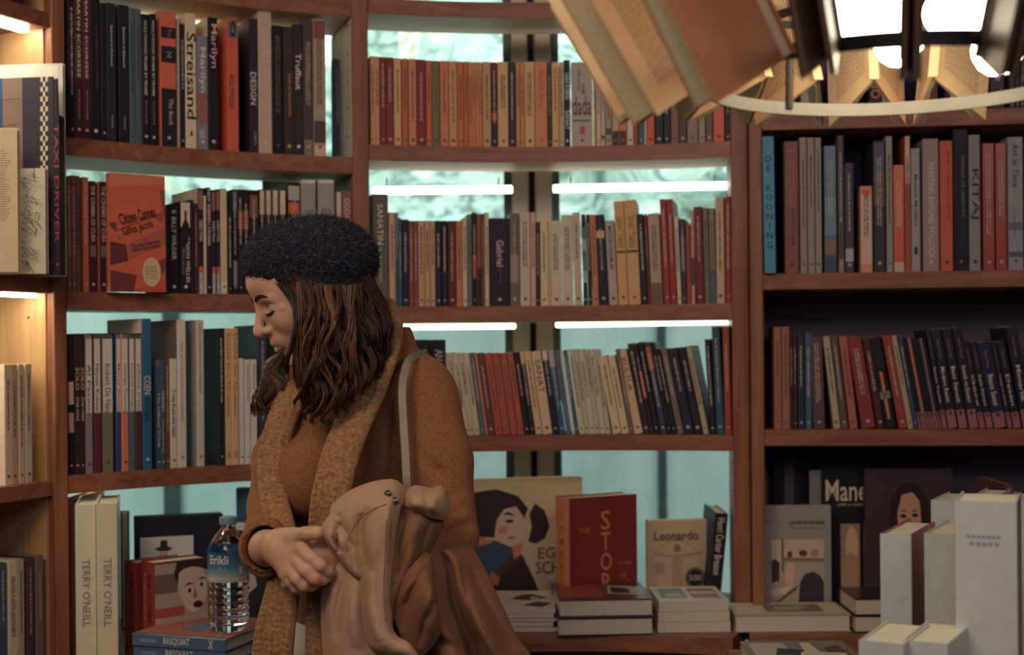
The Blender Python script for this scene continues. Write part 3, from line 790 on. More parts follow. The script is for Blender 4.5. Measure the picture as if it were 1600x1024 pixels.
# ---- centre bay, middle row
MC = [
 (584,608,303,'4b473a',{'t':'SANATIN','ts':(.55,.91),'tc':'a8a088','fx':(.28,.66),'t2':(('TÜM ÖYKÜSÜ',.22,.53,.36,.6,'a09880'),('Y',.05,.12,.35,.65,'b0a890')),'nm':1,'lk':'tall olive grey book lettered SANATIN'}),
 (609,618.5,332,'a08064',{}),(619,623.5,332,'5c686c',{'b':((0,.5,'1f3c48'),)}),(624,628.5,341,'1f5462',{}),(629,640,343,'151a30',{}),
 (640.5,647,345,'70362c',{}),(647.5,654,345,'70362c',{}),
 (654.5,664,345,'9c7a5a',{}),(664.5,673,345,'9c7a5a',{}),(673.5,681,345,'9c7a5a',{}),
 (681.5,690.5,345,'14172e',{}),(691,700,345,'14172e',{}),(701,713.5,345,'4d1b1d',{}),(714,723,345,'a1612e',{}),(723.5,731,341,'a39474',{}),
 (731.5,738.5,335,'4a5c58',{}),(739,745.5,332,'17141a',{'b':((.3,.55,'8a4a24'),)}),(746,753,334,'7a4024',{'b':((.0,.42,'1a171c'),)}),(753.5,758,334,'5c3c2c',{}),(758.5,765,332,'b09c7a',{}),
 (765.5,797,341,'15131f',{'t':'Gabriel','ts':(.45,.75),'tc':'a08c88','fx':(.35,.7),'t2':(('ve sanat uzerine',.25,.52,.5,.6,'6c3c3c'),),'lk':'thick black book with a pale script title'}),
 (797.5,812,333,'5c4b42',{'b':((.25,.55,'7a6a5c'),)}),(813,829.5,332,'a08f7a',{}),(830,838,332,'b08b6e',{}),(838.5,844.5,347,'2c1f1f',{}),
 (845,857,345,'aa9a7c',{}),(857.5,860.5,345,'aa9a7c',{'nt':1}),(861,878.5,345,'a4987a',{'L':-1}),(879,897,336,'a09880',{'L':-1}),
 (898,910.5,332,'9d8f78',{'L':-3}),(912,919,335,'1c1a20',{'L':-3,'b':((.6,.72,'8c8880'),(.25,.38,'8c8880'))}),(919.5,926,335,'201c22',{'L':-3}),
 (927,936.5,335,'9c6038',{'L':-5}),(937,951,335,'181a28',{'L':-6,'b':((.74,.82,'b08868'),)}),
 (952.5,966,344,'8c867a',{'L':-6,'t':'MADDEN RESSAMLAR','ts':(.42,.93),'tc':'1f1c1e','fx':(.25,.75)}),
 (967,982.5,314,'b88c4e',{'L':-7,'b':((.5,.52,'2c1f18'),),'t':'SANAT TARIHI','ts':(.55,.85),'tc':'5c4022','lk':'first golden tan volume of a matching pair'}),
 (983,1002,312,'b88c4e',{'L':-7,'b':((.5,.52,'2c1f18'),),'t':'SANAT TARIHI','ts':(.55,.85),'tc':'5c4022','lk':'second golden tan volume of a matching pair'}),
 (1003,1013,334,'171a28',{'L':-7}),(1013.5,1017,334,'6a201c',{'L':-6}),
 (1018,1036,333,'8f7b62',{'L':-5,'b':((.0,.24,'5c483c'),),'lk':'thick tan book with a picture at its foot'}),
 (1038,1048,311,'7d251f',{'L':-6}),(1048.5,1058,311,'7d251f',{'L':-6}),(1059,1065.5,338,'b0a488',{'L':-5}),
 (1066,1073.5,342,'2c2a38',{'L':-3,'b':((.38,.8,'4c5464'),)}),(1074,1080.5,350,'80392a',{'L':-2}),(1081,1086.5,330,'a87c6c',{'L':-1,'b':((.2,.5,'2c2028'),)}),
 (1088,1101,323,'5c1c1f',{'L':-3}),(1102,1110,325,'5c584a',{'L':-3}),(1110.5,1119,325,'6a665c',{'L':-2,'b':((.0,.35,'2c5068'),)}),
 (1120,1133,309,'9d8569',{'L':-1}),(1134,1143,307,'7a2620',{}),
]
row_of(MC, 'arc', ZM['C'], 'in the middle row, centre bay', 'books in the middle row of the centre bay', dmax=.14, base_y=476)

# ---- centre bay, lower row (leaning)
l1 = -17
MD = [(650,672,531,'121118',{'s':'b8a480','t':'SANATI','ts':(.6,.9)}),(676,698,531,'121118',{'t':'ANALIZ','ts':(.6,.9)})] 
MD += run(708,751,5,551,['a39679','9c9076'],L=l1,hard=0)
MD += [(751.5,759,551,'4a545c',{'L':l1}),(759.5,763,551,'a46a48',{'L':l1,'nt':1}),(763.5,774,551,'5c2c28',{'L':l1})]
MD += [(774.5,786,551,'8c3f2b',{'L':l1}),(786.5,798,551,'8c3f2b',{'L':l1}),(798.5,809.5,551,'8c3f2b',{'L':l1}),(810,820,551,'8c3f2b',{'L':l1})]
MD += [(820.5,828.5,550,'191820',{'L':l1}),(829,837,549,'201c26',{'L':l1,'b':((.85,1,'b89468'),)}),
 (837.5,848,548,'ab8f6b',{'L':-18}),(848.5,864,548,'ab9271',{'L':-18,'t':'SANAT','ts':(.5,.9)}),
 (864.5,874,547,'191820',{'L':-18,'b':((.88,1,'b4a890'),)}),(874.5,884.5,547,'1c4669',{'L':-18,'b':((.8,1,'8c8478'),)}),
 (885,894.5,547,'46586a',{'L':-18}),(895,898.5,547,'b0a68c',{'L':-18,'nt':1}),(899,905.5,547,'34404c',{'L':-18})]
MD += run(906.5,955,6,545,['a29a80','968e76'],L=-18,hard=0)
MD += [(958,971.5,555,'b09e78',{'L':-22}),(972,984,555,'ab9a76',{'L':-22}),(984.5,991.5,545,'5c5048',{'L':-22}),(992,1005.5,545,'ab8f6b',{'L':-26,'t':'KULTUR','ts':(.5,.9)}),
 (1007,1016.5,536,'23242c',{'L':-26}),(1017,1022.5,538,'2a1a1c',{'L':-26,'b':((.4,.7,'a86038'),)}),(1023,1031.5,534,'1a1a20',{'L':-26}),
 (1033,1043,534,'2a3050',{'L':-26,'b':((.7,.95,'8a4a30'),)}),(1043.5,1050.5,535,'16161c',{'L':-26}),(1051,1058,545,'18171e',{'L':-26}),
 (1059,1069,544,'5a534a',{'L':-26}),(1070,1085,543,'1e1b36',{'L':-26,'lk':'thick dark purple leaning book'}),(1086,1098.5,542,'171720',{'L':-26}),(1099.5,1108,540,'8e8266',{'L':-27}),
 (1110,1119,530,'17151c',{'L':-8}),(1120,1132,510,'1b4456',{'L':-7}),(1133,1143.5,510,'80321f',{'L':-3}),]
row_of(MD, 'arc', ZM['D'], 'in the leaning row, centre bay', 'books in the leaning row of the centre bay', dmax=.14, base_y=678)

# ---- right bay, art books
R1 = [
 (1195,1213,213,'33768e',{'L':-2,'d':-.03,'t':'DE KOONING','v':1,'ts':(.17,.87),'tc':'102c3c','fx':(.2,.8),'nm':1,'lk':'bright teal book with stacked letters'}),
 (1227,1249,221,'6b4338',{'t':'BEYOND MODERN ART','ts':(.5,.94),'tc':'84503f','fx':(.2,.8),'t2':(('SANAT VE KURAM',.22,.48,.5,.68,'2c1c1a'),),'lk':'brown book with dark round emblem','mc':'2c1c1a'}),
 (1251,1262,215,'7c7068',{'hard':0}),(1263,1274,215,'7c7068',{'hard':0}),(1275,1285,215,'7c7068',{'hard':0}),
 (1289,1308,228,'3d5566',{'gl':1,'b':((0,.14,'2c3444'),(.14,.26,'6a4c3c'),(.3,.6,'4c6674')),'nm':1,'lk':'blue book in glossy wrap'}),
 (1310,1320,212,'3f3b38',{'b':((.0,.1,'6a6258'),)}),
 (1321,1335,255,'363040',{'b':((.1,.22,'7c8488'),)}),
 (1345,1364,291,'a8704c',{'b':((.1,.9,'a88c74'),),'dec':(('b03c24',((.5,.86),(.2,.92),(.25,.955),(.4,.965),(.5,.95),(.6,.965),(.75,.955),(.8,.92))),),'nm':1,'lk':'small pale orange book with a red heart'}),
 (1366,1384,220,'2a272c',{'b':((.75,.98,'42454a'),(.5,.75,'4c4440')),'lk':'dark picture-spined book with a small emblem'}),
 (1386,1396,213,'767470',{}),
 (1397,1414,258,'a5441f',{'gl':1,'tc':'b8906c','b':((0,.09,'9a8c7c'),),'lk':'glossy orange book'}),
 (1415,1424,213,'8a3c24',{'b':((.65,1,'a88c78'),)}),
 (1425,1439,232,'7c7a78',{'t':'Mexico Modern','ts':(.37,.79),'tc':'1c1a1c','fx':(.35,.7),'dec':(('1c1a1c',((.3,.14),(.65,.14),(.65,.2),(.3,.2))),),'nm':1,'lk':'grey book lettered Mexico Modern'}),
 (1443,1468,217,'7c6862',{'t':'PAINTING BEYOND POLLOCK','ts':(.1,.82),'tc':'a8988c','fx':(.35,.72),'lk':'thick pinkish book with pale block capitals'}),
 (1470,1490,220,'a0421e',{'t':'Sanat ve Elestiri Uzerine','ts':(.4,.92),'tc':'3c1a14','fx':(.6,.75),'lk':'matt orange book'}),
 (1491,1514,202,'101019',{'t':'TAMARA DE LEMPICKA','ts':(.38,.82),'tc':'605a5c','fx':(.55,.75),'lk':'tall black book with faint grey lettering'}),
 (1515,1533,211,'6b6b6e',{'t':'KITAJ','ts':(.38,.75),'tc':'141218','fx':(.12,.9),'lk':'tall grey book with heavy black letters'}),
 (1537,1555,224,'802d1f',{'gl':1}),(1557,1574,224,'802d1f',{'gl':1}),
 (1576,1600,214,'74747a',{'t':'Art in Time','ts':(.62,.95),'tc':'202028','fx':(.3,.7),'b':((.1,.14,'44485a'),(.3,.36,'505464')),'t2':(('A World History of Styles',.25,.48,.35,.5,'3a3a40'),),'lk':'pale grey book lettered Art in Time'}),
 (1602,1622,222,'3a3034',{}),
]
row_of(R1, 'line', ZR['B'], 'in the upper row, right bay', 'art books in the upper row of the right bay', dmax=.20, base_y=427)
# ---- right bay, leaning row
PK = '7c4c50'
def blk(x0, x1, top, t=None, w2='15151d', L=-25):
    d = {'L':L,'b':((0,.185,PK),),'hard':0,'nm':1,'dec':(('2c1a2c',((.4,.13),(.6,.13),(.65,.17),(.35,.17))),)}
    if t: d.update({'t':t,'ts':(.26,.62),'tc':'b0a694','fx':(.3,.7),'t2':(('Sanat Dizisi',.70,.90,.4,.6,'7c5a5c'),)})
    else: d['nt'] = 1
    return (x0, x1, top, w2, d)
R2 = [
 (1210,1222,511,'7d4c3a',{}),(1222.5,1235,511,'7d4c3a',{}),(1235.5,1240,522,'2c1a20',{}),(1240.5,1246,522,'3a1a20',{}),(1247,1258,522,'1a2434',{}),(1259,1269,521,'2a4c62',{}),
 (1271,1290,526,'4b2d3a',{'L':-4,'lk':'wide purplish brown book'}),
 (1303,1314,525,'8b8166',{'L':-16}),(1315,1326,525,'4c3f33',{'L':-16}),(1328,1341,525,'8a4738',{'L':-16}),(1347,1369,525,'6d251f',{'L':-22,'lk':'wide dark red leaning book'}),
 (1371,1383,528,'3c1b1d',{'L':-22}),(1384,1401,525,'10111b',{'L':-24,'dec':(('a8603c',((.35,.1),(.6,.1),(.6,.62),(.35,.62))),('5c5858',((.0,.32),(1,.32),(1,.40),(0,.40)))),'nt':1,'nm':1,'lk':'black leaning book with an orange bar'}),
 (1405,1419,524,'7b2d20',{'L':-25}),(1419.5,1428,524,'8c7e5e',{'L':-25}),(1428.5,1435,525,'223c5a',{'L':-24}),
]
for i in range(8):
    a = 1435.5+i*4.6
    c = '15151d' if i not in (2, 6) else ('a05c38' if i == 2 else '6a4c58')
    R2.append(blk(a, a+4.3, 528, None, c))
names = ['Sanat Tarihi', 'Modern Resim', 'Bati Sanati', 'Estetik ve Elestiri', 'Gece', 'Renk Kurami', 'Bizans Sanati', 'Uslup ve Form', 'Desen', 'Mimarlik']
for (a, b_, t), nm in zip(((1472.5,1481,514),(1481.5,1497,514),(1498,1513,512),(1514.5,1530,511),(1530.5,1541,534),(1541.5,1553,534),(1553.5,1574,533),(1574.5,1583,534),(1583.5,1597,533),(1598,1616,509)), names):
    R2.append(blk(a, b_, t, nm, '141520' if b_ != 1574 else '141c34'))
row_of(R2, 'line', ZR['D'], 'in the leaning row, right bay', 'books in the leaning row of the right bay', dmax=.17, base_y=670)
# ---- right bay, books behind the lamp
R0 = [(1208,1226,70,'6a3a34',{}),(1228,1242,66,'8c7c68',{}),(1252,1270,74,'8c7c68',{}),(1300,1320,60,'4c1c20',{}),(1322,1338,66,'2c2024',{}),
 (1358,1379,70,'2a1a1a',{'t':'PICASSO','ts':(.2,.9),'tc':'b86c4c','fx':(.15,.85),'lk':'dark book with rosy letters behind the lamp'}),
 (1380,1400,72,'9c9890',{}),(1401,1414,74,'8a8680',{}),(1448,1466,60,'54302a',{}),(1477,1484,64,'2c1c1e',{}),(1486,1508,64,'a0907a',{}),
 (1520,1540,66,'5c3a34',{}),(1548,1570,70,'3a2a2c',{}),(1578,1586,72,'34343c',{'t':'BACON','ts':(.1,.3)}),(1587,1594,72,'2c2c34',{'t':'BALTHUS','ts':(.1,.3)}),(1595,1602,72,'34343c',{})]
row_of(R0, 'line', ZR['A'], 'on the shelf behind the lamp, right bay', 'books behind the hanging lamp', dmax=.17, base_y=190)
# far row above the left/top shelf of the far-left unit
print('BOOKS', NBOOK)
# ------------------------------------------------------------------ face-out, lying and foreground books
def circ(cx, cy, rx, ry, n=20, a0=0, a1=2*PI):
    return [(cx+rx*math.cos(a0+(a1-a0)*i/n), cy+ry*math.sin(a0+(a1-a0)*i/n)) for i in range(n if a1-a0 > 6.2 else n+1)]

def frame_from(p0, p1, z):
    yaw = math.atan2(p1.y-p0.y, p1.x-p0.x)
    return Vector((p0.x, p0.y, z)), yaw, math.hypot(p1.x-p0.x, p1.y-p0.y)

def face_book(x0, Y0, x1, Y1, ytop, z, t, col, label, side=None, shapes=(), texts=(), stext=(), tilt=0.0, group=None, gl=True, pages=None, hard=True, name='book'):
    """cover facing the viewer. shapes: (colour, [(u,v)..]); texts: (string, u0, v0, u1, v1, colour)"""
    a = P(x0, 900, Y0); b_ = P(x1, 900, Y1)
    o, yaw, w = frame_from(a, b_, z)
    h = CAMZ + ray((x0+x1)/2, ytop)[1]*(Y0+Y1)/2 - z
    e = empty(name, o + Vector((0, 0, 0.0005)), (tilt, 0, yaw)); e.rotation_mode = 'XYZ'
    cm = cover_mat(col, gl); sm = cover_mat(side or col, gl)
    mb = MB(); bt = 0.0028 if hard else 0.0008
    mb.box(0.0015, 0, 0, w, bt, h, cm, ch=0.0004); mb.box(0.0015, t-bt, 0, w, t, h, cm, ch=0.0004)
    n = 5; prof = [(0.0015-0.0022*math.sin(PI*i/n), t*i/n) for i in range(n+1)]
    for i in range(n):
        (xa, ya), (xb_, yb_) = prof[i], prof[i+1]
        mb.poly([(xa, ya, 0), (xa, ya, h), (xb_, yb_, h), (xb_, yb_, 0)], sm)
        mb.poly([(xa+.002, ya, 0), (xb_+.002, yb_, 0), (xb_+.002, yb_, h), (xa+.002, ya, h)], sm)
    k = 0
    for c, pts in shapes:
        k += 1; y = -0.0002-0.00012*k
        mb.poly([(w*u, y, h*v) for u, v in pts], ink(c))
    y = -0.0004-0.00012*k
    for s, u0, v0, u1, v1, c in texts:
        if s == '#': 
            # unreadable small print: horizontal dashes
            rr = random.Random(int(u0*1000+v0*77)); rows = max(1, int((v1-v0)*h/0.0045))
            for r in range(rows):
                zc = v1*h-(r+0.6)*(v1-v0)*h/rows; x = u0*w; xe = (u1-rr.uniform(0, .15)*(u1-u0))*w
                while x < xe:
                    l = rr.uniform(.003, .008)
                    mb.poly([(x, y, zc-.0007), (min(x+l, xe), y, zc-.0007), (min(x+l, xe), y, zc+.0008), (x, y, zc+.0008)], ink(c)); x += l+.0014
        else: put_text(mb, s, (w*u0, y, h*v0), (1, 0, 0), (0, 0, 1), w*(u1-u0), h*(v1-v0), ink(c))
    for s, f0, f1, v0, v1, c, up in stext:
        x = -0.0012
        if up == 'v':
            nn = len(s)
            for i, chh in enumerate(s):
                put_text(mb, chh, (x, t*(1-f0), h*(v0+(v1-v0)*(1-(i+1)/nn)+.01)), (0, -1, 0), (0, 0, 1), t*(f1-f0), h*(v1-v0)/nn*.62, ink(c), keep=True)
        else:
            put_text(mb, s, (x, t*(1-f0), h*v1), (0, 0, -1), (0, -1, 0), h*(v1-v0), t*(f1-f0), ink(c))
    mb.build('cover', e)
    pb = MB(); ins = 0.003 if hard else 0.0
    pb.box(0.004, bt, ins, w-0.002, t-bt, h-ins, pages or M_PAGES); pb.build('pages', e)
    tag(e, label, 'book', group)
    return e, (o, yaw, w, h)

def flat_book(x0, x1, Y, z, t, dep, col, label, yaw=0.0, front='pages', gl=True, top=(), spine=(), pages=None, group=None, hard=True):
    """book lying flat; front edge spans pixels x0..x1 at depth Y; front = 'pages' or 'spine'"""
    a = P(x0, 990, Y); w = (x1-x0)/FPX*Y/max(.2, math.cos(yaw))
    e = empty('book', (a.x, a.y, z+0.0004), (0, 0, yaw))
    cm = cover_mat(col, gl); bt = 0.0026 if hard else 0.0007
    mb = MB()
    mb.box(0, 0, 0, w, dep, bt, cm, ch=0.0004); mb.box(0, 0, t-bt, w, dep, t, cm, ch=0.0004)
    if front == 'spine': mb.box(0, -0.0012, 0.0006, w, 0.002, t-0.0006, cm, ch=0.0005)
    else: mb.box(0, dep-0.002, 0.0006, w, dep+0.001, t-0.0006, cm)
    k = 0
    for c, pts in top:
        k += 1
        mb.poly([(w*u, dep*v, t+0.0002+0.0001*k) for u, v in pts], ink(c))
    for s, u0, v0, u1, v1, c in spine:
        put_text(mb, s, (w*u0, -0.0018, t*v0), (1, 0, 0), (0, 0, 1), w*(u1-u0), t*(v1-v0), ink(c))
    mb.build('cover', e)
    pb = MB(); i = 0.003 if hard else 0.0003
    pb.box(i, i if front == 'pages' else 0.002, bt, w-i, dep-(0.002 if front == 'pages' else i), t-bt, pages or M_PAGESW)
    pb.build('pages', e)
    tag(e, label, 'book', group)
    return e

ZT = ZD + 0.0003
# --- left counter
def spine_book(x0, x1, Y, ytop, z, d, col, label, yaw=0.0, lean=0.0, group=None, **o):
    a = P(x0, 900, Y); w = (x1-x0)/FPX*Y/max(.3, math.cos(yaw))
    h = CAMZ+ray(x0, ytop)[1]*Y-z
    e = put_book(Vector((a.x, a.y, z)), yaw, w, h, d, col, lean, o); tag(e, label, 'book', group); return e
for x0, x1, top, lb in ((118, 148, 790, 'left of the two tall cream volumes on the counter'), (151, 182, 788, 'right of the two tall cream volumes, beside the red spines')):
    spine_book(x0, x1, 2.85, top, ZT, .20, 'b8ac8c', lb, yaw=0.24, t="TERRY O'NEILL", ts=(.235, .66), tc='5e5a52', fx=(.33, .72), nm=1, gl=True, hard=1, pw=1, group='cream volumes with grey capitals')
spine_book(98, 117, 2.97, 781, ZT, .22, '7c4c38', 'brown book at the back left corner of the counter', hard=1)
face_book(120, 3.24, 191, 3.20, 800, ZT, .03, '2a3440', 'slate book standing behind the tall cream volumes', shapes=(('7c8c84', [(0,.62),(.3,.62),(.3,1),(0,1)]),))
# face on the film poster book
FP = (('8c7a66', [(.02,.02),(.98,.02),(.98,.98),(.02,.98)]),
      ('5a4c42', [(.02,.50),(.42,.50),(.42,.80),(.02,.80)]), ('8a3a26', [(.02,.12),(.55,.12),(.55,.27),(.02,.27)]),
      ('2a201e', [(.42,.98),(.98,.98),(.98,.80),(.80,.87),(.55,.84),(.45,.70),(.42,.60),(.36,.80)]),
      ('b59a80', [(.45,.80),(.55,.86),(.72,.88),(.9,.82),(.97,.66),(.96,.42),(.88,.24),(.74,.14),(.6,.20),(.48,.40),(.43,.6)]),
      ('c4ac92', circ(.64, .50, .07, .055)), ('c4ac92', circ(.86, .58, .06, .055)),
      ('2a2024', circ(.64, .50, .032, .035)), ('2a2024', circ(.86, .58, .028, .035)),
      ('1e1718', [(.52,.56),(.62,.63),(.74,.60),(.62,.60)]), ('1e1718', [(.78,.66),(.88,.70),(.96,.66),(.88,.67)]),
      ('7c5c4c', [(.74,.56),(.78,.40),(.72,.36),(.70,.40)]),
      ('3a1214', circ(.79, .27, .09, .055)), ('1a0e10', circ(.79, .265, .05, .025)))
FP = FP[:1] + tuple((c, [(u, min(.99, .36+v*.64)) for u, v in p_]) for c, p_ in FP[1:])
for (x0, Y0, x1, Y1, lb, grp) in ((212.5, 2.93, 297, 3.01, 'left of the two red film poster volumes beside the bottle', 1), (240, 2.865, 326, 2.945, 'red spined film poster book with a staring face on its cover', 0)):
    face_book(x0, Y0, x1, Y1, 876, ZT, .056, '5c1e16', lb, side='6c2218', shapes=FP if not grp else (), texts=(('FILM POSTERS', .06, .20, .5, .26, 'b0a090'), ('RUSSIAN', .12, .06, .55, .12, '1a1416'), ('of the', .06, .14, .3, .19, 'b0a090'), ('AVANT-GARDE', .08, .0, .6, .05, '1a1416')) if not grp else (),
      stext=(('FILM POSTERS OF THE', .55, .80, .08, .88, '3a1412', 'd'), ('RUSSIAN AVANT-GARDE', .22, .44, .08, .88, 'b05a40', 'd')), group='red film poster volumes')
HAT = (('a8a698', [(.06,.50),(.66,.50),(.66,.83),(.06,.83)]), ('5c5048', [(.24,.50),(.40,.50),(.37,.60),(.36,.70),(.28,.70),(.27,.60)]), ('b08c74', circ(.32, .655, .035, .075)),
       ('2a2422', [(.22,.735),(.27,.71),(.38,.71),(.43,.735),(.37,.745),(.36,.80),(.29,.80),(.28,.745)]), ('2a2422', [(.44,.5),(.47,.58),(.5,.6),(.55,.57),(.56,.5)]))
face_book(211, 3.10, 349, 3.16, 806, ZT, .035, '151922', 'large black book with a hatted man, behind the film poster book', shapes=HAT, side='20262e')
face_book(369, 3.22, 450, 3.20, 764, ZT, .03, '26485c', 'blue book standing behind the water bottle', shapes=(('c0baa4', [(.0,.0),(1,0),(1,.72),(.0,.76)]), ('1a1a20', [(.0,.0),(1,0),(1,.68),(.0,.70)]), ('8c8478', [(.1,.2),(.4,.3),(.3,.6),(.1,.5)])))
flat_book(209, 363, 2.80, ZT+.0249, .0243, .21, '37505f', 'middle one of the blue artist books lying under the bottle', yaw=-.36, front='spine', spine=(('BASQUIAT', .36, .2, .66, .85, 'b8b09c'), ('TASCHEN', .08, .35, .26, .62, '7c8a90')), group='blue lying artist books')
flat_book(207, 364, 2.795, ZT+.0497, .0243, .21, '37505f', 'topmost blue artist book, carrying the water bottle', yaw=-.34, front='spine', top=(('7a4030', [(.0,.05),(1,.05),(1,1),(0,1)]), ('38505c', [(.3,.3),(.6,.2),(.7,.7),(.4,.8)])), spine=(('BASQUIAT', .34, .2, .62, .85, 'b8b09c'), ('X', .82, .15, .87, .9, 'c0b8a4'), ('TASCHEN', .08, .35, .26, .62, '7c8a90')), group='blue lying artist books')

flat_book(210, 362, 2.80, ZT, .0243, .21, '37505f', 'lowest of the blue artist books lying under the bottle', yaw=-.37, front='spine', spine=(('BASQUIAT', .36, .2, .66, .85, 'b8b09c'),), group='blue lying artist books')

# --- water bottle
bp = P(358, 990, 2.81); zb = ZT+.0745
bt = empty('water_bottle', (bp.x, bp.y, zb)); tag(bt, 'clear plastic water bottle with a blue cap and mountain label', 'bottle')
M_PET = mat('clear_plastic', (0.93, 0.97, 0.97), 0.04, spec=0.5, trans=1.0, ior=1.35)
R = 0.0405
prof = [(0, .004), (.028, .001), (.036, .004), (R, .014)]
for i in range(6):
    z = .018+i*.0135; prof += [(R, z), (R-.0030, z+.0035), (R-.0030, z+.006), (R, z+.0095)]
prof += [(R-.0006, .102), (R-.0006, .158), (R, .160), (R-.002, .166), (.030, .183), (.019, .197), (.0145, .203), (.0135, .212)]
b = MB(); b.lathe(prof, M_PET, 36); b.build('bottle_shell', bt, smooth=True)
M_CAP = mat('grey_blue_cap', lin('5c7480', 1.9), 0.4)
b = MB(); b.lathe([(0, .226), (.0145, .226), (.0165, .2245), (.017, .222), (.017, .211), (.0150, .2105)], M_CAP, 28)
for k in range(28):
    a = 2*PI*k/28; T2 = Matrix.Rotation(a, 4, 'Z')
    b.box(.0168, -.0007, .212, .0177, .0007, .2235, M_CAP, T2)
b.build('cap', bt, smooth=False)
ml = bpy.data.materials.new('bottle_label_print'); ml.use_nodes = True
nt = ml.node_tree; bb = nt.nodes['Principled BSDF']; bb.inputs['Roughness'].default_value = .3
tc = nt.nodes.new('ShaderNodeTexCoord'); sx = nt.nodes.new('ShaderNodeSeparateXYZ'); nt.links.new(tc.outputs['Object'], sx.inputs[0])
mr_ = nt.nodes.new('ShaderNodeMapRange'); mr_.inputs[1].default_value = .101; mr_.inputs[2].default_value = .158; nt.links.new(sx.outputs[2], mr_.inputs[0])
rp = nt.nodes.new('ShaderNodeValToRGB'); cr = rp.color_ramp
cr.elements[0].position = 0.0; cr.elements[0].color = (.45, .42, .36, 1); cr.elements[1].position = 1.0; cr.elements[1].color = (.03, .10, .22, 1)
for p_, c in ((.14, (.5, .48, .42)), (.2, (.30, .42, .44)), (.5, (.06, .22, .34))):
    e_ = cr.elements.new(p_); e_.color = (*c, 1)
nt.links.new(mr_.outputs[0], rp.inputs[0]); nt.links.new(rp.outputs[0], bb.inputs['Base Color'])
b = MB(); b.lathe([(R+.0002, .101), (R+.0002, .159)], ml, 40)
ic = ink('d8d0c0'); ld = MB()
def wrap(mb, pts, m, z0, a0, lift=.0005):
    mb.add([((R+lift)*math.sin(a0+x/R), -(R+lift)*math.cos(a0+x/R), z0+z) for x, z in pts[0]], pts[1], m)
V_, F_, asp = text_geo('Erikli')
wrap(b, ([(x*.040, y*.046) for x, y in V_], F_), ic, .137, -.80)
mt = [(-.03, 0), (-.016, .010), (-.010, .008), (0, .020), (.005, .014), (.010, .017), (.018, .007), (.028, 0)]
wrap(b, ([(x, z) for x, z in mt], [tuple(range(len(mt)))]), ic, .112, -.25)
for k in range(7):
    wrap(b, ([(k*.0011, 0), (k*.0011+.0006, 0), (k*.0011+.0006, .014), (k*.0011, .014)], [(0, 1, 2, 3)]), ic, .118, .72)
b.build('label', bt, smooth=True)

# --- centre counter
EG = (('40281f', [(.0,.18),(.30,.18),(.62,.0),(.60,.14),(.50,.38),(.36,.52),(.20,.44),(.02,.45)]),
      ('2e4258', [(.02,.30),(.22,.24),(.42,.40),(.40,.50),(.10,.53),(.02,.52)]),
      ('2b1f1e', [(.0,.0),(.66,.0),(.62,.12),(.54,.30),(.46,.36),(.36,.28),(.2,.12),(0,.10)]),
      ('b86a44', [(.02,.52),(.16,.55),(.24,.50),(.14,.48),(.02,.48)]), ('b86a44', [(.40,.48),(.50,.52),(.48,.40),(.42,.36)]),
      ('2a2020', [(.02,.56),(.0,.80),(.10,.90),(.28,.92),(.46,.86),(.54,.76),(.50,.66),(.40,.60),(.28,.66),(.26,.54)]),
      ('2a2020', [(.54,.50),(.60,.48),(.68,.52),(.72,.62),(.68,.74),(.60,.80),(.55,.72),(.57,.62)]),
      ('b8a288', [(.26,.56),(.28,.68),(.34,.76),(.44,.78),(.50,.70),(.52,.60),(.50,.50),(.40,.46),(.30,.50)]),
      ('2a2020', [(.32,.72),(.38,.74),(.44,.70),(.38,.715)]), ('2a2020', circ(.385, .665, .035, .014)), ('b07050', circ(.33, .595, .04, .03)), ('94543c', circ(.40, .535, .03, .012)),
      ('9c5a3c', [(.20,.22),(.28,.16),(.30,.22),(.24,.28)]))
face_book(724, 3.44, 911, 3.50, 748, ZT, .03, 'b3a17c', 'large cream book with a painted portrait beside the red one', shapes=EG, texts=(('EGON', .62, .36, .97, .45, '6e2c24'), ('SCHIELE', .60, .24, 1.0, .34, '6e2c24'), ('#', .70, .12, .97, .18, '6a5648')), side='8a7a5c')
face_book(889.5, 3.27, 996, 3.36, 776, ZT, .062, '6e2418', 'dark red book lettered THE STORY OF ART with an orange spine', side='e08c54',
    texts=(('THE', .13, .70, .31, .75, 'a85c30'), ('S', .46, .72, .60, .88, 'b8744a'), ('T', .46, .55, .60, .70, 'b8744a'), ('O', .45, .38, .62, .53, 'b8744a'), ('R', .47, .21, .62, .36, 'b8744a'), ('Y', .46, .04, .61, .19, 'b8744a'), ('OF', .74, .30, .84, .345, 'a85c30'), ('ART', .74, .24, .90, .285, 'a85c30'), ('E.H. GOMBRICH', .72, .42, .93, .44, '94705c')),
    stext=(('GOMBRICH', .25, .75, .08, .90, '8a3a20', 'v'),))
LE = [('a08a68', [(.02,.02),(.98,.02),(.98,.98),(.02,.98)])]
for i in range(26):     # drawn circle and figure lines
    a0, a1 = 2*PI*i/26, 2*PI*(i+1)/26
    LE.append(('8a6e54', [(.5+.44*math.cos(a0), .40+.36*math.sin(a0)), (.5+.44*math.cos(a1), .40+.36*math.sin(a1)), (.5+.43*math.cos(a1), .40+.352*math.sin(a1)), (.5+.43*math.cos(a0), .40+.352*math.sin(a0))]))
LE += [('7c5c48', circ(.5, .66, .055, .05)), ('93795c', [(.10,.60),(.42,.56),(.58,.56),(.90,.60),(.90,.62),(.58,.585),(.42,.585),(.10,.62)]), ('93795c', [(.42,.56),(.58,.56),(.56,.36),(.64,.06),(.60,.06),(.5,.30),(.40,.06),(.36,.06),(.44,.36)]),
       ('1c1618', circ(.80, .30, .165, .125, 24)), ('a89478', circ(.80, .30, .145, .11, 24)), ('1c1618', circ(.80, .30, .138, .105, 24))]
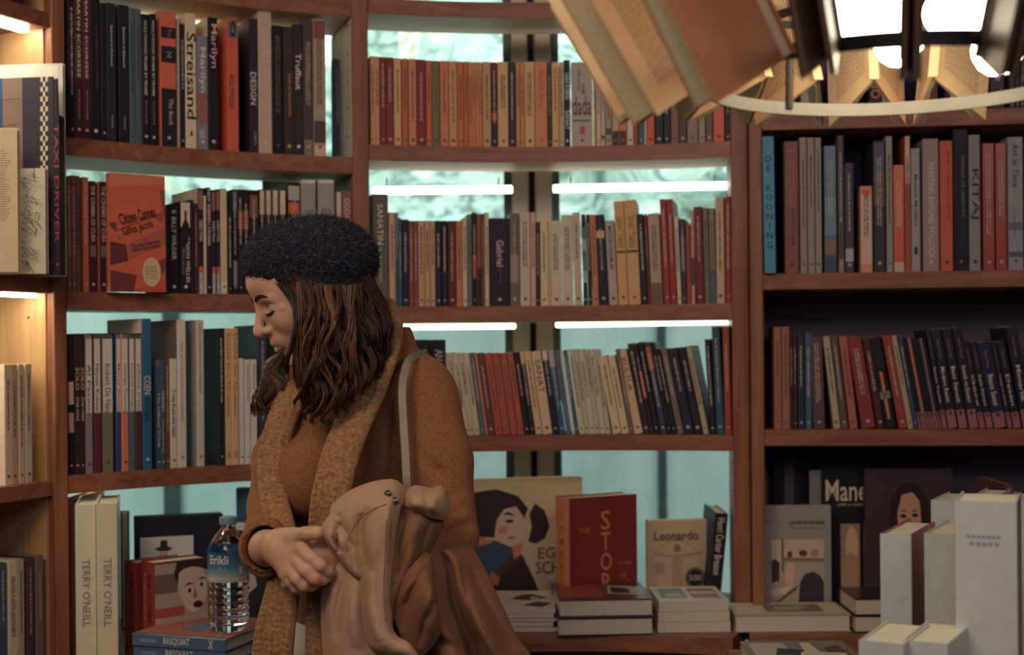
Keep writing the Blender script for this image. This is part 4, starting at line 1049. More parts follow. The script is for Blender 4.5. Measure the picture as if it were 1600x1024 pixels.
face_book(1011, 3.47, 1104, 3.49, 813, ZT, .02, 'b09a7c', 'small tan book with a drawn figure and a black 500 seal', shapes=LE, texts=(('Leonardo', .12, .76, .86, .87, '4c4034'), ('500', .70, .265, .90, .335, 'c0a890'), ('#', .12, .36, .30, .50, '7c6450')), gl=False, hard=False)
spine_book(1104, 1124, 3.40, 803, ZT, .20, '14141a', 'black book leaning against the post beside the tan book with the seal', lean=.10, t='Henri Cartier Bresson', ts=(.35, .95), tc='a8a49c', hard=1)
# magazines pile
for k, (c, t, dx) in enumerate((('28303c', .012, 4), ('a89e88', .010, -3), ('3a2a2c', .008, 2), ('a49a88', .010, -2), ('b0a690', .009, 0))):
    z = ZT + [0, .0125, .023, .0315, .042][k]
    flat_book(765+dx, 868+dx, 3.14, z, t, .24, c, ['lowest dark magazine in the pile behind the coat', 'cream magazine second from the bottom behind the coat', 'dark thin magazine in the middle of the pile behind the coat', 'cream magazine second from the top behind the coat', 'white magazine with black shapes on top of its pile'][k],
        yaw=-.03, hard=False, group='magazines piled behind the coat', top=(('1e1a1c', [(.5,.2),(.8,.1),(.95,.3),(.7,.4)]), ('1e1a1c', [(.3,.5),(.6,.45),(.9,.6),(.6,.8),(.4,.7)]), ('8c8474', [(.6,.5),(.75,.5),(.75,.6),(.6,.65)])) if k == 4 else ())
M_PW = mat('white_page_block', (0.66, 0.60, 0.50), 0.7, noise=.08, nscale=140)
flat_book(872, 1022, 3.09, ZT, .0385, .22, '2a2422', 'lower thick white-paged book of the pair at the counter edge', yaw=.05, pages=M_PW, group='thick books lying in a pair')
flat_book(874, 1022, 3.10, ZT+.039, .0385, .22, '4a2c26', 'upper thick glossy book of the pair at the counter edge', yaw=.045, pages=M_PW, group='thick books lying in a pair', top=(('7c3a28', [(.05,.1),(.5,.1),(.5,.9),(.05,.9)]), ('8c8478', [(.55,.3),(.95,.2),(.95,.7),(.6,.8)]), ('2a2428', [(.6,.35),(.8,.3),(.8,.6),(.62,.7)])))
for k in range(3):
    flat_book(1028+k, 1142-k, 3.12, ZT+k*.0232, .0225, .19, ['a89c88', 'a89c88', 'b0a690'][k], ['lowest of three white art books stacked by the post', 'middle of three white art books stacked by the post', 'top one of three white art books, coloured pictures on its cover'][k],
        yaw=.02, hard=False, pages=M_PW, group='three white art books', top=(('54646c', [(.08,.2),(.45,.2),(.45,.85),(.08,.85)]), ('a8743c', [(.15,.3),(.40,.3),(.38,.5),(.15,.45)]), ('7c4438', [(.52,.2),(.92,.2),(.92,.85),(.52,.85)]), ('9c948c', [(.55,.5),(.9,.45),(.9,.6),(.55,.65)])) if k == 2 else ())
flat_book(918, 1130, 3.33, ZT, .030, .12, '5a5450', 'grey covered book lying before the tan book with the seal', yaw=.03, top=(('8a8074', [(.1,.2),(.9,.1),(.9,.8),(.1,.9)]), ('4a2c28', [(.2,.4),(.5,.3),(.5,.7),(.25,.8)])), pages=M_PW)

# --- right counter
GB = (('8c7c68', [(.27,.08),(.92,.08),(.92,.70),(.27,.70)]), ('a89476', [(.28,.40),(.40,.40),(.40,.69),(.28,.69)]), ('a08a70', [(.42,.54),(.91,.52),(.91,.69),(.42,.69)]), ('5c4434', [(.40,.40),(.43,.40),(.43,.70),(.40,.70)]),
      ('2c2428', [(.60,.09),(.91,.09),(.91,.30),(.86,.37),(.78,.40),(.68,.38),(.62,.30)]), ('6c543f', [(.42,.50),(.91,.49),(.91,.52),(.42,.53)]), ('33262a', [(.28,.30),(.37,.32),(.38,.48),(.33,.52),(.28,.50)]),
      ('b09a80', [(.28,.24),(.45,.26),(.55,.30),(.45,.20),(.28,.18)]), ('4c3424', [(.30,.09),(.58,.24),(.60,.28),(.42,.18),(.28,.10)]), ('a8886c', [(.44,.30),(.54,.28),(.56,.45),(.50,.50),(.45,.46)]), ('3a2c2c', circ(.50, .56, .03, .03)), ('3a2c2c', circ(.66, .57, .05, .03)), ('8a6a50', circ(.80, .57, .05, .035)))
face_book(1169, 3.30, 1299, 3.30, 791, ZT, .02, '77776f', 'grey book with a framed room photograph on its cover', shapes=GB, texts=(('LOUISE BOURGEOIS', .50, .83, .92, .865, '1c1a1e'), ('#', .50, .79, .92, .815, '4c4a4a'), ('#', .06, .83, .28, .87, '4c4a4a')))
face_book(1210, 3.40, 1282, 3.405, 709, ZT, .03, '17161c', 'black book with a grey column at the back of the right counter', shapes=(('3c3a40', [(.18,.1),(.40,.1),(.45,.97),(.25,.97)]), ('5a5450', circ(.8, .48, .10, .10))), texts=(('R', .2, .30, .30, .36, 'a8a090'),))
MN = (('5c5c60', [(-.0,0),(.14,0),(.14,1),(0,1)]), ('7c6450', [(.38,.14),(.62,.14),(.62,.62),(.38,.62)]), ('a8845c', circ(.52, .46, .08, .14)), ('8a6a4c', [(.39,.14),(.61,.14),(.61,.38),(.5,.42),(.39,.36)]), ('7c4c38', [(.66,.60),(.88,.62),(.92,.20),(.82,.16)]), ('1a1618', [(.72,.50),(.9,.52),(.9,.45),(.78,.42)]))
face_book(1266, 3.350, 1392, 3.345, 735, ZT, .028, '15141a', 'black art book with tall cream lettering and two figures', shapes=MN, texts=(('Manet', .20, .78, .80, .93, 'b8a888'), ('JAMES H. RUBIN', .34, .74, .66, .765, '8c8070'), ('M', .03, .60, .10, .66, '201e24')))
PT = (('2e2220', [(.0,.0),(1,0),(1,1),(0,1)]), ('17110f', [(.30,.30),(.26,.55),(.30,.80),(.42,.90),(.60,.90),(.72,.78),(.74,.5),(.70,.3)]), ('a07858', [(.38,.52),(.37,.70),(.42,.82),(.54,.84),(.62,.78),(.64,.64),(.60,.50),(.50,.40),(.42,.44)]), ('7c5840', [(.47,.66),(.53,.66),(.53,.56),(.46,.55)]),
      ('20140f', circ(.435, .675, .035, .014)), ('20140f', circ(.57, .68, .035, .014)), ('2c1a14', [(.39,.71),(.46,.72),(.46,.705)]), ('2c1a14', [(.54,.72),(.61,.71),(.54,.705)]), ('6c3428', circ(.5, .49, .045, .012)), ('0f0c0e', [(.1,0),(.2,.25),(.4,.36),(.6,.36),(.85,.25),(.95,0)]))
face_book(1352, 3.310, 1490, 3.305, 733, ZT, .026, '241b1b', 'dark book with an old painted portrait behind the white volumes', shapes=PT)
flat_book(1149, 1330, 3.115, ZT, .0385, .15, '8c8676', 'thick pale book lying in front of the grey framed one', yaw=.0, pages=M_PW, top=(('a89c84', [(.03,.05),(.97,.05),(.97,.95),(.03,.95)]), ('6c6050', [(.30,.2),(.8,.2),(.8,.8),(.3,.8)]), ('8c7c60', [(.35,.3),(.6,.35),(.7,.7),(.4,.6)])))
for k in range(2):
    flat_book(1336, 1470, 3.10, ZT+k*.0375, .037, .15, '17161c', ['lower black-covered book behind the white volumes at right', 'upper black-covered book behind the white volumes at right'][k], pages=M_PW, group='black covered books lying in a pair')
spine_book(1572, 1586, 3.02, 757, ZT, .2, '4a3430', 'brown book behind the tallest white box at the right edge', pw=1)
spine_book(1588, 1625, 3.02, 800, ZT, .2, '9c9486', 'cream book at the right edge of the counter', b=((0,.35,'241c20'),(.35,.6,'8c7468'),(.6,.85,'241c20')))

# --- foreground display table with white volumes
ZF = 0.90
tb_ = empty('display_table', (0.95, 1.9, 0)); tag(tb_, 'low wooden display table carrying the white volumes', 'table')
b = MB(); b.box(-0.58, -0.42, ZF-0.03, .60, .58, ZF, M_WOOD, ch=.002); b.build('table_top', tb_)
for x in (-.55, .51):
    for y in (-.39, .51):
        b = MB(); b.box(x, y, 0, x+.05, y+.05, ZF-.0305, M_WOODV, ch=.002); b.build('leg', tb_)
WH = '8c948c'
M_WP = mat('white_page_edges', (0.72, 0.70, 0.62), .6)
def white(x0, x1, Y, ytop, d, lb, yaw=-.48, col=WH, grp='shrink wrapped white volumes', **o):
    return spine_book(x0, x1, Y, ytop, ZF+.0004, d, col, lb, yaw=yaw, gl=True, pw=1, nt=1, nm=1, hard=1, group=grp, **o)
white(1375, 1418, 2.02, 834, .17, 'leftmost upright white volume in front, its side cover red', s='7a2620')
white(1444, 1486, 1.98, 834, .17, 'upright white volume just left of the tallest white box')
white(1492, 1578, 1.80, 783, .13, 'tallest upright white box in the foreground, fine grey lettering', yaw=-.38, dec=tuple(('6a7078', [(.2+.08*i, .862),(.255+.08*i, .862),(.255+.08*i, .873),(.2+.08*i, .873)]) for i in range(7))+tuple(('6a7078', [(.24+.1*i, .835),(.31+.1*i, .835),(.31+.1*i, .846),(.24+.1*i, .846)]) for i in range(5)))
white(1455, 1500, 2.25, 782, .15, 'white volume standing behind, left of the tallest box')
white(1518, 1552, 2.25, 776, .15, 'white volume standing directly behind the tallest box')
white(1566, 1597, 2.25, 782, .15, 'white volume behind, right of the tallest box')
white(1340, 1402, 1.72, 1001, .14, 'low pale book nearest the camera, left one of two', yaw=-.5, grp='low pale books nearest the camera')
white(1408, 1470, 1.72, 1001, .14, 'low pale book nearest the camera, right one of two', yaw=-.5, grp='low pale books nearest the camera')
flat_book(1188, 1362, 2.20, ZF+.0004, .030, .20, '6a665c', 'glossy picture book lying at the bottom edge, right side', top=(('8c8878', [(.05,.1),(.4,.1),(.4,.9),(.05,.9)]), ('2c3436', [(.2,.3),(.5,.2),(.6,.6),(.3,.7)]), ('a89c84', [(.5,.1),(.7,.1),(.65,.9),(.55,.9)]), ('4a3c38', [(.7,.2),(.95,.3),(.9,.8),(.75,.7)]), ('9c9888', [(.45,.4),(.9,.35),(.9,.5),(.5,.55)])))

# face-out orange book in the left bay's second row
ZC_ = ZL['C']+.0005
e, _ = face_book(176, 2.955, 263, 3.03, 273, ZC_, .024, 'b04e28', 'orange face-out book with slanted bands and a round seal, left bay', side='c0622e', shapes=(
 ('c46a34', [(0,.88),(1,.93),(1,1),(0,1)]), ('b8542a', [(.02,.70),(.78,.85),(.95,.70),(.10,.58)]), ('5a2a24', [(0,.55),(.12,.50),(.12,.58),(0,.58)]), ('7c3a2a', [(.12,.52),(.95,.69),(.95,.60),(.15,.44)]),
 ('7a3a2a', [(.90,.88),(1,.88),(1,.64),(.97,.64)]), ('b8502a', [(.10,.50),(.80,.64),(1.0,.56),(.30,.40)]), ('8c4430', [(.30,.40),(1.0,.56),(1,.42),(.34,.28)]), ('4a201e', [(0,.42),(.28,.40),(.32,.26),(0,.22)]),
 ('b44e26', [(.22,.24),(1,.40),(1,.30),(.5,.12)]), ('5a2420', [(.0,.0),(.42,.0),(.46,.14),(.0,.18)]), ('9c3c20', [(.42,.02),(1,.10),(1,.0),(.42,.0)]), ('6c2c22', [(.66,.22),(1,.30),(1,.20),(.8,.10)]),
 ('b89c7c', circ(.74, .17, .165, .125, 28))),
 texts=(('#', .62, .11, .86, .23, '4c3428'),))
oc = [c for c in e.children if c.name.startswith('cover')][0]
tb2 = MB()
def slant(s, u0, v0, u1, v1, hgt, m):
    w_, h_ = .115, .245
    a = Vector((u0*w_, -.0036, v0*h_)); b2 = Vector((u1*w_, -.0036, v1*h_)); ax = (b2-a).normalized()
    put_text(tb2, s, a, ax, Vector((-ax.z, 0, ax.x)), (b2-a).length, hgt, m)
slant('Citizen Cannes', .20, .565, .88, .655, .024, ink('1c100e'))
slant('Gilles Jacob', .26, .455, .84, .545, .022, ink('3c1412'))
slant('The man behind the', .40, .375, .95, .43, .007, ink('2c1614'))
slant('Cannes Film Festival', .40, .34, .95, .395, .007, ink('2c1614'))
tb2.build('title', e)

# --- far left books
z = zF['M']+.0005
CK = [('1f3c58', [(0,0),(.28,0),(.28,1),(0,1)]), ('6a5244', [(.28,0),(.56,0),(.56,1),(.28,1)]), ('1e1e26', [(.56,0),(1,0),(1,1),(.56,1)])]
for r in range(40):
    for q in range(3):
        if (r+q) % 2 == 0: CK.append(('b8a888', [(.82+q*.035, 1-(r+1)/40), (.855+q*.035, 1-(r+1)/40), (.855+q*.035, 1-r/40), (.82+q*.035, 1-r/40)]))
for r in range(7): CK.append(('4a382e', [(.29,.1+.13*r),(.55,.11+.13*r),(.55,.115+.13*r),(.29,.105+.13*r)]))
face_book(-150, 2.90, 105, 2.865, 103, z, .012, '9c9484', 'large pale grey board standing behind the checker-edged book, far left', shapes=(('aaa492', [(.0,.0),(.97,0),(.97,.99),(0,.99)]),))
face_book(-20, 2.82, 90, 2.80, 122, z, .022, '16161e', 'tall art book with a black and white checker strip, far left', shapes=CK)
spine_book(89, 99, 2.80, 180, z, .03, '15151c', 'black book with red vertical capitals at the far left', t='TAXI DRIVER', ts=(.2, .95), tc='80302a', fx=(.15, .85))
rr = random.Random(3); CM = [('a8a48c', [(0,0),(1,0),(1,1),(0,1)]), ('4c4a46', [(.0,.62),(.5,.60),(.55,.70),(.1,.78),(0,.76)])]
for k in range(230):
    u, v = rr.uniform(.05,.95), rr.uniform(.05,.95); a = rr.uniform(0, PI); l = rr.uniform(.02,.13)
    dx, dy = l*math.cos(a), l*math.sin(a)*.5
    CM.append(('2c2a2a', [(u-dx,v-dy),(u+dx,v+dy),(u+dx+.010,v+dy+.003),(u-dx+.006,v-dy+.003)]))
CM = [(c, [(min(1,max(0,x)),min(1,max(0,y))) for x,y in p]) for c, p in CM]
face_book(-30, 2.77, 76, 2.76, 264, z, .014, '8c8876', 'small comic book with black ink drawing, far left shelf', shapes=CM, hard=False)
face_book(-120, 2.70, 33, 2.70, 201, z, .016, 'a8946c', 'beige book showing a plain page of small print, far left', shapes=(), texts=(('#', .5, .35, .93, .85, '6c5840'),), gl=False, side='4c4038')
# cream paperbacks on the lower far-left shelf, and the striped ones beneath
def left_unit_book(s, w, h, d, z, col, lb, grp, **o):
    """book standing on the far-left unit: s metres towards the viewer from the corner, spine on the shelf front"""
    p = TL @ Vector((-s, 0.012, z+.0005)); yaw = math.atan2(-LG.y, -LG.x)
    e = put_book(Vector(p), yaw, w, h, d, col, 0, o); tag(e, lb, 'book', grp); return e
for k, (w, c, lb) in enumerate(((.018, 'a09478', 'cream paperback nearest the oak panel, lower far left shelf'), (.016, 'b09c78', 'second cream paperback from the oak panel, far left'), (.016, '9c8058', 'tan paperback third from the oak panel, far left'), (.02, 'b0a080', 'cream paperback fourth from the oak panel, far left'))):
    left_unit_book(.075+k*.0195, w, .238, .13, zF['L'], c, lb, 'cream paperbacks at the far left', dep=.1)
for k, (w, c, lb) in enumerate(((.022, '5c4c44', 'grey brown book in the bottom left corner, nearest the panel'), (.02, '3a2a2c', 'dark book second from the panel, bottom left corner'), (.018, '8c7c6c', 'pale brown book third from the panel, bottom left corner'), (.024, 'a89878', 'cream book fourth from the panel, bottom left corner'), (.02, '2c4454', 'blue book fifth from the panel, bottom left corner'))):
    left_unit_book(.05+k*.0255, w, .225, .16, .79, c, lb, 'books in the bottom left corner')
for k, (w, c, lb) in enumerate(((.05, '241c24', 'dark book on the highest shelf, top left corner'),)):
    left_unit_book(.12, w, .2, .16, zF['T'], c, lb, None)
# ------------------------------------------------------------------ hanging lamp ring with open books
LY, LR, LZ = 1.60, 0.213, 0.298+CAMZ
LC0 = Vector(P(1397, 300, LY)); LC0.z = LZ
lamp = empty('hanging_lamp', LC0); tag(lamp, 'round metal hanging lamp with glowing bulbs and books set around its ring', 'lamp')
M_STEEL = mat('brushed_ring_steel', (0.20, 0.19, 0.17), 0.6, 0.2, noise=.15, nscale=30)
M_IRON = mat('dark_iron_and_ring_shade', (0.03, 0.024, 0.022), 0.5, .3)
def ring(mb, r0, r1, z0, z1, m, n=96):
    vs = []
    for i in range(n):
        a = 2*PI*i/n; c, s = math.cos(a), math.sin(a)
        vs += [(r0*c, r0*s, z0), (r1*c, r1*s, z0), (r1*c, r1*s, z1), (r0*c, r0*s, z1)]
    fs = []
    for i in range(n):
        o = i*4; q = ((i+1) % n)*4
        fs += [(o, q, q+1, o+1), (o+1, q+1, q+2, o+2), (o+2, q+2, q+3, o+3), (o+3, q+3, q, o)]
    mb.add(vs, fs, m)
b = MB(); ring(b, LR-.003, LR-.0016, -.007, .0085, M_STEEL); ring(b, LR-.0015, LR, -.0072, .0087, M_IRON); b.build('lower_ring', lamp)  # dark outer skin puts the ring's unlit side into its colour
b = MB(); ring(b, LR+.024, LR+.030, .110, .118, M_IRON); b.build('upper_ring', lamp)
for k in range(4):
    a = 2*PI*k/4 + 1.96; d = Vector((math.cos(a), math.sin(a), 0))
    b = MB(); b.tube([d*(LR-.004)+Vector((0, 0, .0)), d*(LR-.006)+Vector((0, 0, .07)), d*(LR+.026)+Vector((0, 0, .113))], .005, M_IRON, 8); b.build('strut', lamp)
for k in range(2):
    a = PI*k/2+.5; d = Vector((math.cos(a), math.sin(a), 0))
    b = MB(); b.tube([d*(LR+.026)+Vector((0, 0, .114)), -d*(LR+.026)+Vector((0, 0, .114))], .006, M_IRON, 8); b.build('crossbar', lamp)
b = MB(); b.tube([(0, 0, .116), (0, 0, 3.1-LZ-.001)], .005, M_IRON, 8); b.lathe([(0, 3.1-LZ-.035), (.05, 3.1-LZ-.03), (.055, 3.1-LZ-.001)], M_IRON, 24); b.build('cord', lamp)
M_BULB = mat('glowing_bulb_glass', (1.0, 0.88, 0.66), .3, emit=11.0)
M_BRASS = mat('bulb_socket_brass', (.35, .22, .08), .35, .9)
for px, py, Y in ((1372, 22, 1.49), (1487, 20, 1.53), (1404, 66, 1.70), (1560, 78, 1.62), (1325, 30, 1.68), (1540, 10, 1.47)):
    q = P(px, py, Y)-LC0
    b = MB(); T2 = Matrix.Translation(q)
    b.lathe([(0, -.030), (.012, -.0275), (.022, -.0205), (.0285, -.009), (.030, 0), (.0285, .009), (.022, .021), (.013, .031), (.012, .038)], M_BULB, 24, T2)
    o = b.build('bulb', lamp, smooth=True)
    b = MB(); b.lathe([(.0135, .0), (.0135, .024), (.009, .030), (.003, .032)], M_BRASS, 16, Matrix.Translation(q+Vector((0, 0, .038))))
    b.tube([q+Vector((0, 0, .068)), Vector((q.x*.6, q.y*.6, max(.13, q.z+.1)))], .002, M_IRON, 6); b.build('socket', o)
    pass
for i, (px, py, Y) in enumerate(((1430, 40, 1.58),)):
    l = bpy.data.lights.new('bulb_light', 'POINT'); l.energy = 1.5; l.color = (1, .74, .44); l.shadow_soft_size = .05
    o = bpy.data.objects.new('bulb_light', l); COL.objects.link(o); o.location = P(px, py, Y)

def hung_book(phi, alpha, beta, H, W, cA, cB, label, r0=None, dz=.036, tone=0, lines=True, seed=0, th=.005, orient=None, dark=False, stamp=False, group='open books around the hanging lamp'):
    rr = random.Random(seed)
    e_ = Vector((math.cos(phi), math.sin(phi), 0)); zz = Vector((0, 0, 1)); tt = zz.cross(e_)
    sp = math.cos(alpha)*e_ + math.sin(alpha)*zz
    dn = math.sin(alpha)*e_ - math.cos(alpha)*zz
    o = LC0 + e_*(r0 or LR+.004) + zz*dz
    if orient is not None:
        e_ = Vector((math.cos(orient), math.sin(orient), 0)); tt = zz.cross(e_)
        sp = math.cos(alpha)*e_ + math.sin(alpha)*zz; dn = math.sin(alpha)*e_ - math.cos(alpha)*zz
    pm = mat('backlit_page_edges', (.16, .10, .06), .8) if dark else M_PAGES  # darker pages: backlit shade put into their colour
    M = Matrix.Identity(4); M.col[0][:3] = tt; M.col[1][:3] = dn; M.col[2][:3] = sp; M.col[3][:3] = o
    # local x: sideways, y: away from spine (along pages), z: along the spine
    e = bpy.data.objects.new('open_book', None); e.empty_display_size = .05; COL.objects.link(e); e.matrix_world = M
    tag(e, label, 'book', group)
    mb = MB(); pb = MB()
    for s, c in ((1, cA), (-1, cB)):
        cm = cover_mat(c, g=1.7)
        T2 = Matrix.Rotation(-s*beta, 4, 'Z')
        mb.box(0 if s > 0 else -.0008, 0, 0, .0008 if s > 0 else 0, W, H, cm, T2)
        # outside print
        if lines:
            x = s*.0012
            for r in range(16):
                y = W*.18+r*W*.04
                z = H*.14; ze = H*(.86-rr.uniform(0, .1))
                while z < ze:
                    l = rr.uniform(.004, .011)
                    mb.poly([T2 @ Vector(v) for v in ((x, y, z), (x, y+.0012, z), (x, y+.0012, z+l), (x, y, z+l))], ink('5c4a38')); z += l+.0018
        if s > 0 and stamp:
            mb.poly([T2 @ Vector((.0016, W*.50+.014*math.cos(a), H*.74+.014*math.sin(a))) for a in np.linspace(0, 2*PI, 24, endpoint=False)], ink('2a2624'))
        # page wedge under each board
        n = 4
        for k in range(n):
            bb_ = beta*(1-.07*(k+1))
            T3 = Matrix.Rotation(-s*bb_, 4, 'Z')
            pb.box(-.0006 if s > 0 else -.0002, .003, .002, .0002 if s > 0 else .0006, W-.003-k*.0015, H-.002, pm, T3)
        T3 = Matrix.Rotation(-s*beta, 4, 'Z')
        pb.box(min(0, -s*th), .003, .0025, max(0, -s*th), W-.0025, H-.0025, pm, T3)
    mb.box(-.006, -.0012, 0, .006, 0.0, H, cover_mat(cA, g=1.7))
    mb.build('cover', e); pb.build('pages', e)
    return e
CR = ['b89868', 'b08c5c', 'c0a070', 'a87848', '9c6a44', 'b4a07c']
names = {}
seq = [
 # phi deg, alpha, beta, H, W, colA, colB, lift, printed, label
 (100, 66, 24, .175, .118, 'b89868', 'a88658', .040, 1, 'pale open book straddling the ring beside the rosy-lettered spine'),
 (81, 67, 24, .180, .122, 'c4a878', 'b89868', .040, 1, 'cream open book under the two rightmost bulbs'),
 (62, 66, 23, .175, .118, 'b08c60', 'b89868', .038, 1, 'tan open book at the far right of the lamp ring'),
 (119, 66, 24, .178, .120, 'b09064', 'a07850', .040, 1, 'tan open book with dense small print on the lamp ring'),
 (138, 65, 23, .172, .116, 'b8966a', 'b89868', .036, 1, 'cream open book right of the ring\'s far left curve'),
 (156, 63, 20, .17, .115, 'b88c5c', 'a8703c', .026, 1, 'orange-toned open book behind the left curve of the ring'),
 (173, 60, 17, .165, .11, 'b0966c', 'a8703c', .014, 1, 'small open book poking out below the left curve of the ring'),
 ((201, 197), 58, 17, .185, .112, 'bc945e', 'a88658', -.004, 1, 'leftmost open book of the lamp, long page with a round stamp'),
 ((228, 204), 60, 9, .195, .12, '94592f', '8a6444', -.004, 0, 'brown-covered open book left of the dark struts'),
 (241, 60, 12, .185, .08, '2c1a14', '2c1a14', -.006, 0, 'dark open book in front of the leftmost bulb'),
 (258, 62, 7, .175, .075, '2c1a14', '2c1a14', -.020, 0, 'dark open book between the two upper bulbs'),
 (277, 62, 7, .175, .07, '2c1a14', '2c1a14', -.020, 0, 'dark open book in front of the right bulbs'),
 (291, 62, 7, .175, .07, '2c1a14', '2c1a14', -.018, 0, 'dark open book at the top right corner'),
]
for i, (ph, al, be, H, W, ca, cb, lift, pr, lb) in enumerate(seq):
    R_ = math.radians
    if not isinstance(ph, tuple): ph = (ph, ph)
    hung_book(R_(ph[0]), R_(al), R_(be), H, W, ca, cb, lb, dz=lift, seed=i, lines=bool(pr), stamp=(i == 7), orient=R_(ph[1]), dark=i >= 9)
# ------------------------------------------------------------------ smooth implicit surfaces for the figure
def surface_nets(F, mn, h):
    nx, ny, nz = F.shape
    S = F < 0
    C = [(i, j, k) for i in (0, 1) for j in (0, 1) for k in (0, 1)]
    cnt = sum(S[i:nx-1+i, j:ny-1+j, k:nz-1+k].astype(np.int8) for i, j, k in C)
    act = (cnt > 0) & (cnt < 8)
    idx = -np.ones(act.shape, dtype=np.int64)
    I = np.argwhere(act); idx[act] = np.arange(len(I))
    acc = np.zeros((len(I), 3)); num = np.zeros(len(I))
    for a in range(8):
        for b_ in range(a+1, 8):
            d = [C[a][q] != C[b_][q] for q in range(3)]
            if sum(d) != 1: continue
            fa = F[I[:, 0]+C[a][0], I[:, 1]+C[a][1], I[:, 2]+C[a][2]]
            fb = F[I[:, 0]+C[b_][0], I[:, 1]+C[b_][1], I[:, 2]+C[b_][2]]
            m = (fa < 0) != (fb < 0)
            t = np.where(m, fa/(fa-fb+1e-20), 0)
            pa = np.array(C[a], float); pb = np.array(C[b_], float)
            acc += np.where(m[:, None], pa+(pb-pa)*t[:, None], 0); num += m
    V = (I + acc/num[:, None])*h + np.array(mn)
    faces = []
    for ax in range(3):
        sl0 = [slice(None)]*3; sl1 = [slice(None)]*3
        sl0[ax] = slice(0, -1); sl1[ax] = slice(1, None)
        A = S[tuple(sl0)]; B = S[tuple(sl1)]
        o1, o2 = [q for q in range(3) if q != ax]
        cr = np.argwhere(A != B)
        n = np.array(F.shape)-1
        ok = (cr[:, o1] > 0) & (cr[:, o2] > 0) & (cr[:, o1] < n[o1]) & (cr[:, o2] < n[o2]) & (cr[:, ax] < n[ax])
        cr = cr[ok]
        sgn = A[cr[:, 0], cr[:, 1], cr[:, 2]]
        def g(d1, d2):
            c = cr.copy(); c[:, o1] -= d1; c[:, o2] -= d2
            return idx[c[:, 0], c[:, 1], c[:, 2]]
        q = np.stack([g(1, 1), g(0, 1), g(0, 0), g(1, 0)], 1)
        flip = sgn if ax != 1 else ~sgn
        q = np.where(flip[:, None], q, q[:, ::-1])
        faces.append(q)
    return V, np.concatenate(faces)

class Field:
    def __init__(s, mn, mx, h):
        s.mn = np.array(mn, float); s.h = h
        n = np.ceil((np.array(mx)-s.mn)/h).astype(int)+1
        ax = [s.mn[i]+np.arange(n[i])*h for i in range(3)]
        s.X, s.Y, s.Z = np.meshgrid(*ax, indexing='ij')
        s.F = np.full(s.X.shape, 1.0)
    def _join(s, d, k, sub=False):
        if sub:
            hh = np.clip(0.5-0.5*(s.F+d)/k, 0, 1); s.F = s.F*(1-hh) - d*hh + k*hh*(1-hh)
        elif k <= 0: s.F = np.minimum(s.F, d)
        else:
            hh = np.clip(0.5+0.5*(s.F-d)/k, 0, 1); s.F = s.F*hh*0 + (s.F*(1-hh)+d*hh) - k*hh*(1-hh)
    def cone(s, a, b, ra, rb, k=.01, sub=False, off=None):
        a = np.array(a, float); b = np.array(b, float); ab = b-a; L2 = (ab**2).sum()+1e-12
        px, py, pz = s.X-a[0], s.Y-a[1], s.Z-a[2]
        t = np.clip((px*ab[0]+py*ab[1]+pz*ab[2])/L2, 0, 1)
        d = np.sqrt((px-ab[0]*t)**2+(py-ab[1]*t)**2+(pz-ab[2]*t)**2) - (ra+(rb-ra)*t)
        s._join(d, k, sub)
    def chain(s, pts, rs, k=.01, sub=False):
        for i in range(len(pts)-1): s.cone(pts[i], pts[i+1], rs[i], rs[i+1], k, sub)
    def ell(s, c, r, R=None, k=.01, sub=False):
        px, py, pz = s.X-c[0], s.Y-c[1], s.Z-c[2]
        if R is not None:
            R = np.array(R)     # rows: local axes in world
            px, py, pz = [px*R[i][0]+py*R[i][1]+pz*R[i][2] for i in range(3)]
        q = np.sqrt((px/r[0])**2+(py/r[1])**2+(pz/r[2])**2)
        q2 = np.sqrt((px/r[0]**2)**2+(py/r[1]**2)**2+(pz/r[2]**2)**2)+1e-9
        s._join(q*(q-1)/q2, k, sub)
    def mesh(s): return surface_nets(s.F, s.mn, s.h)

def catmull(pts, n):
    P_ = np.array([list(p) for p in pts], float)
    Q = np.vstack([2*P_[0]-P_[1], P_, 2*P_[-1]-P_[-2]])
    out = []
    m = len(P_)-1
    for i in range(m):
        p0, p1, p2, p3 = Q[i:i+4]
        t = np.linspace(0, 1, n, endpoint=False)[:, None]
        out.append(0.5*((2*p1)+(-p0+p2)*t+(2*p0-5*p1+4*p2-p3)*t**2+(-p0+3*p1-3*p2+p3)*t**3))
    out.append(P_[-1:])
    return np.vstack(out)

def A_(p): return np.array(list(p))
woman = empty('person', (P(560, 1000, 2.45).x, 2.45, 0))
tag(woman, 'woman in a dark knit hat, camel sweater and scarf, looking down with clasped hands', 'person')
wl = np.array(woman.location)
def wobj(name, V, F, m, smooth=True):
    o = np_obj(name, np.asarray(V)-wl, F, m, woman, smooth); return o

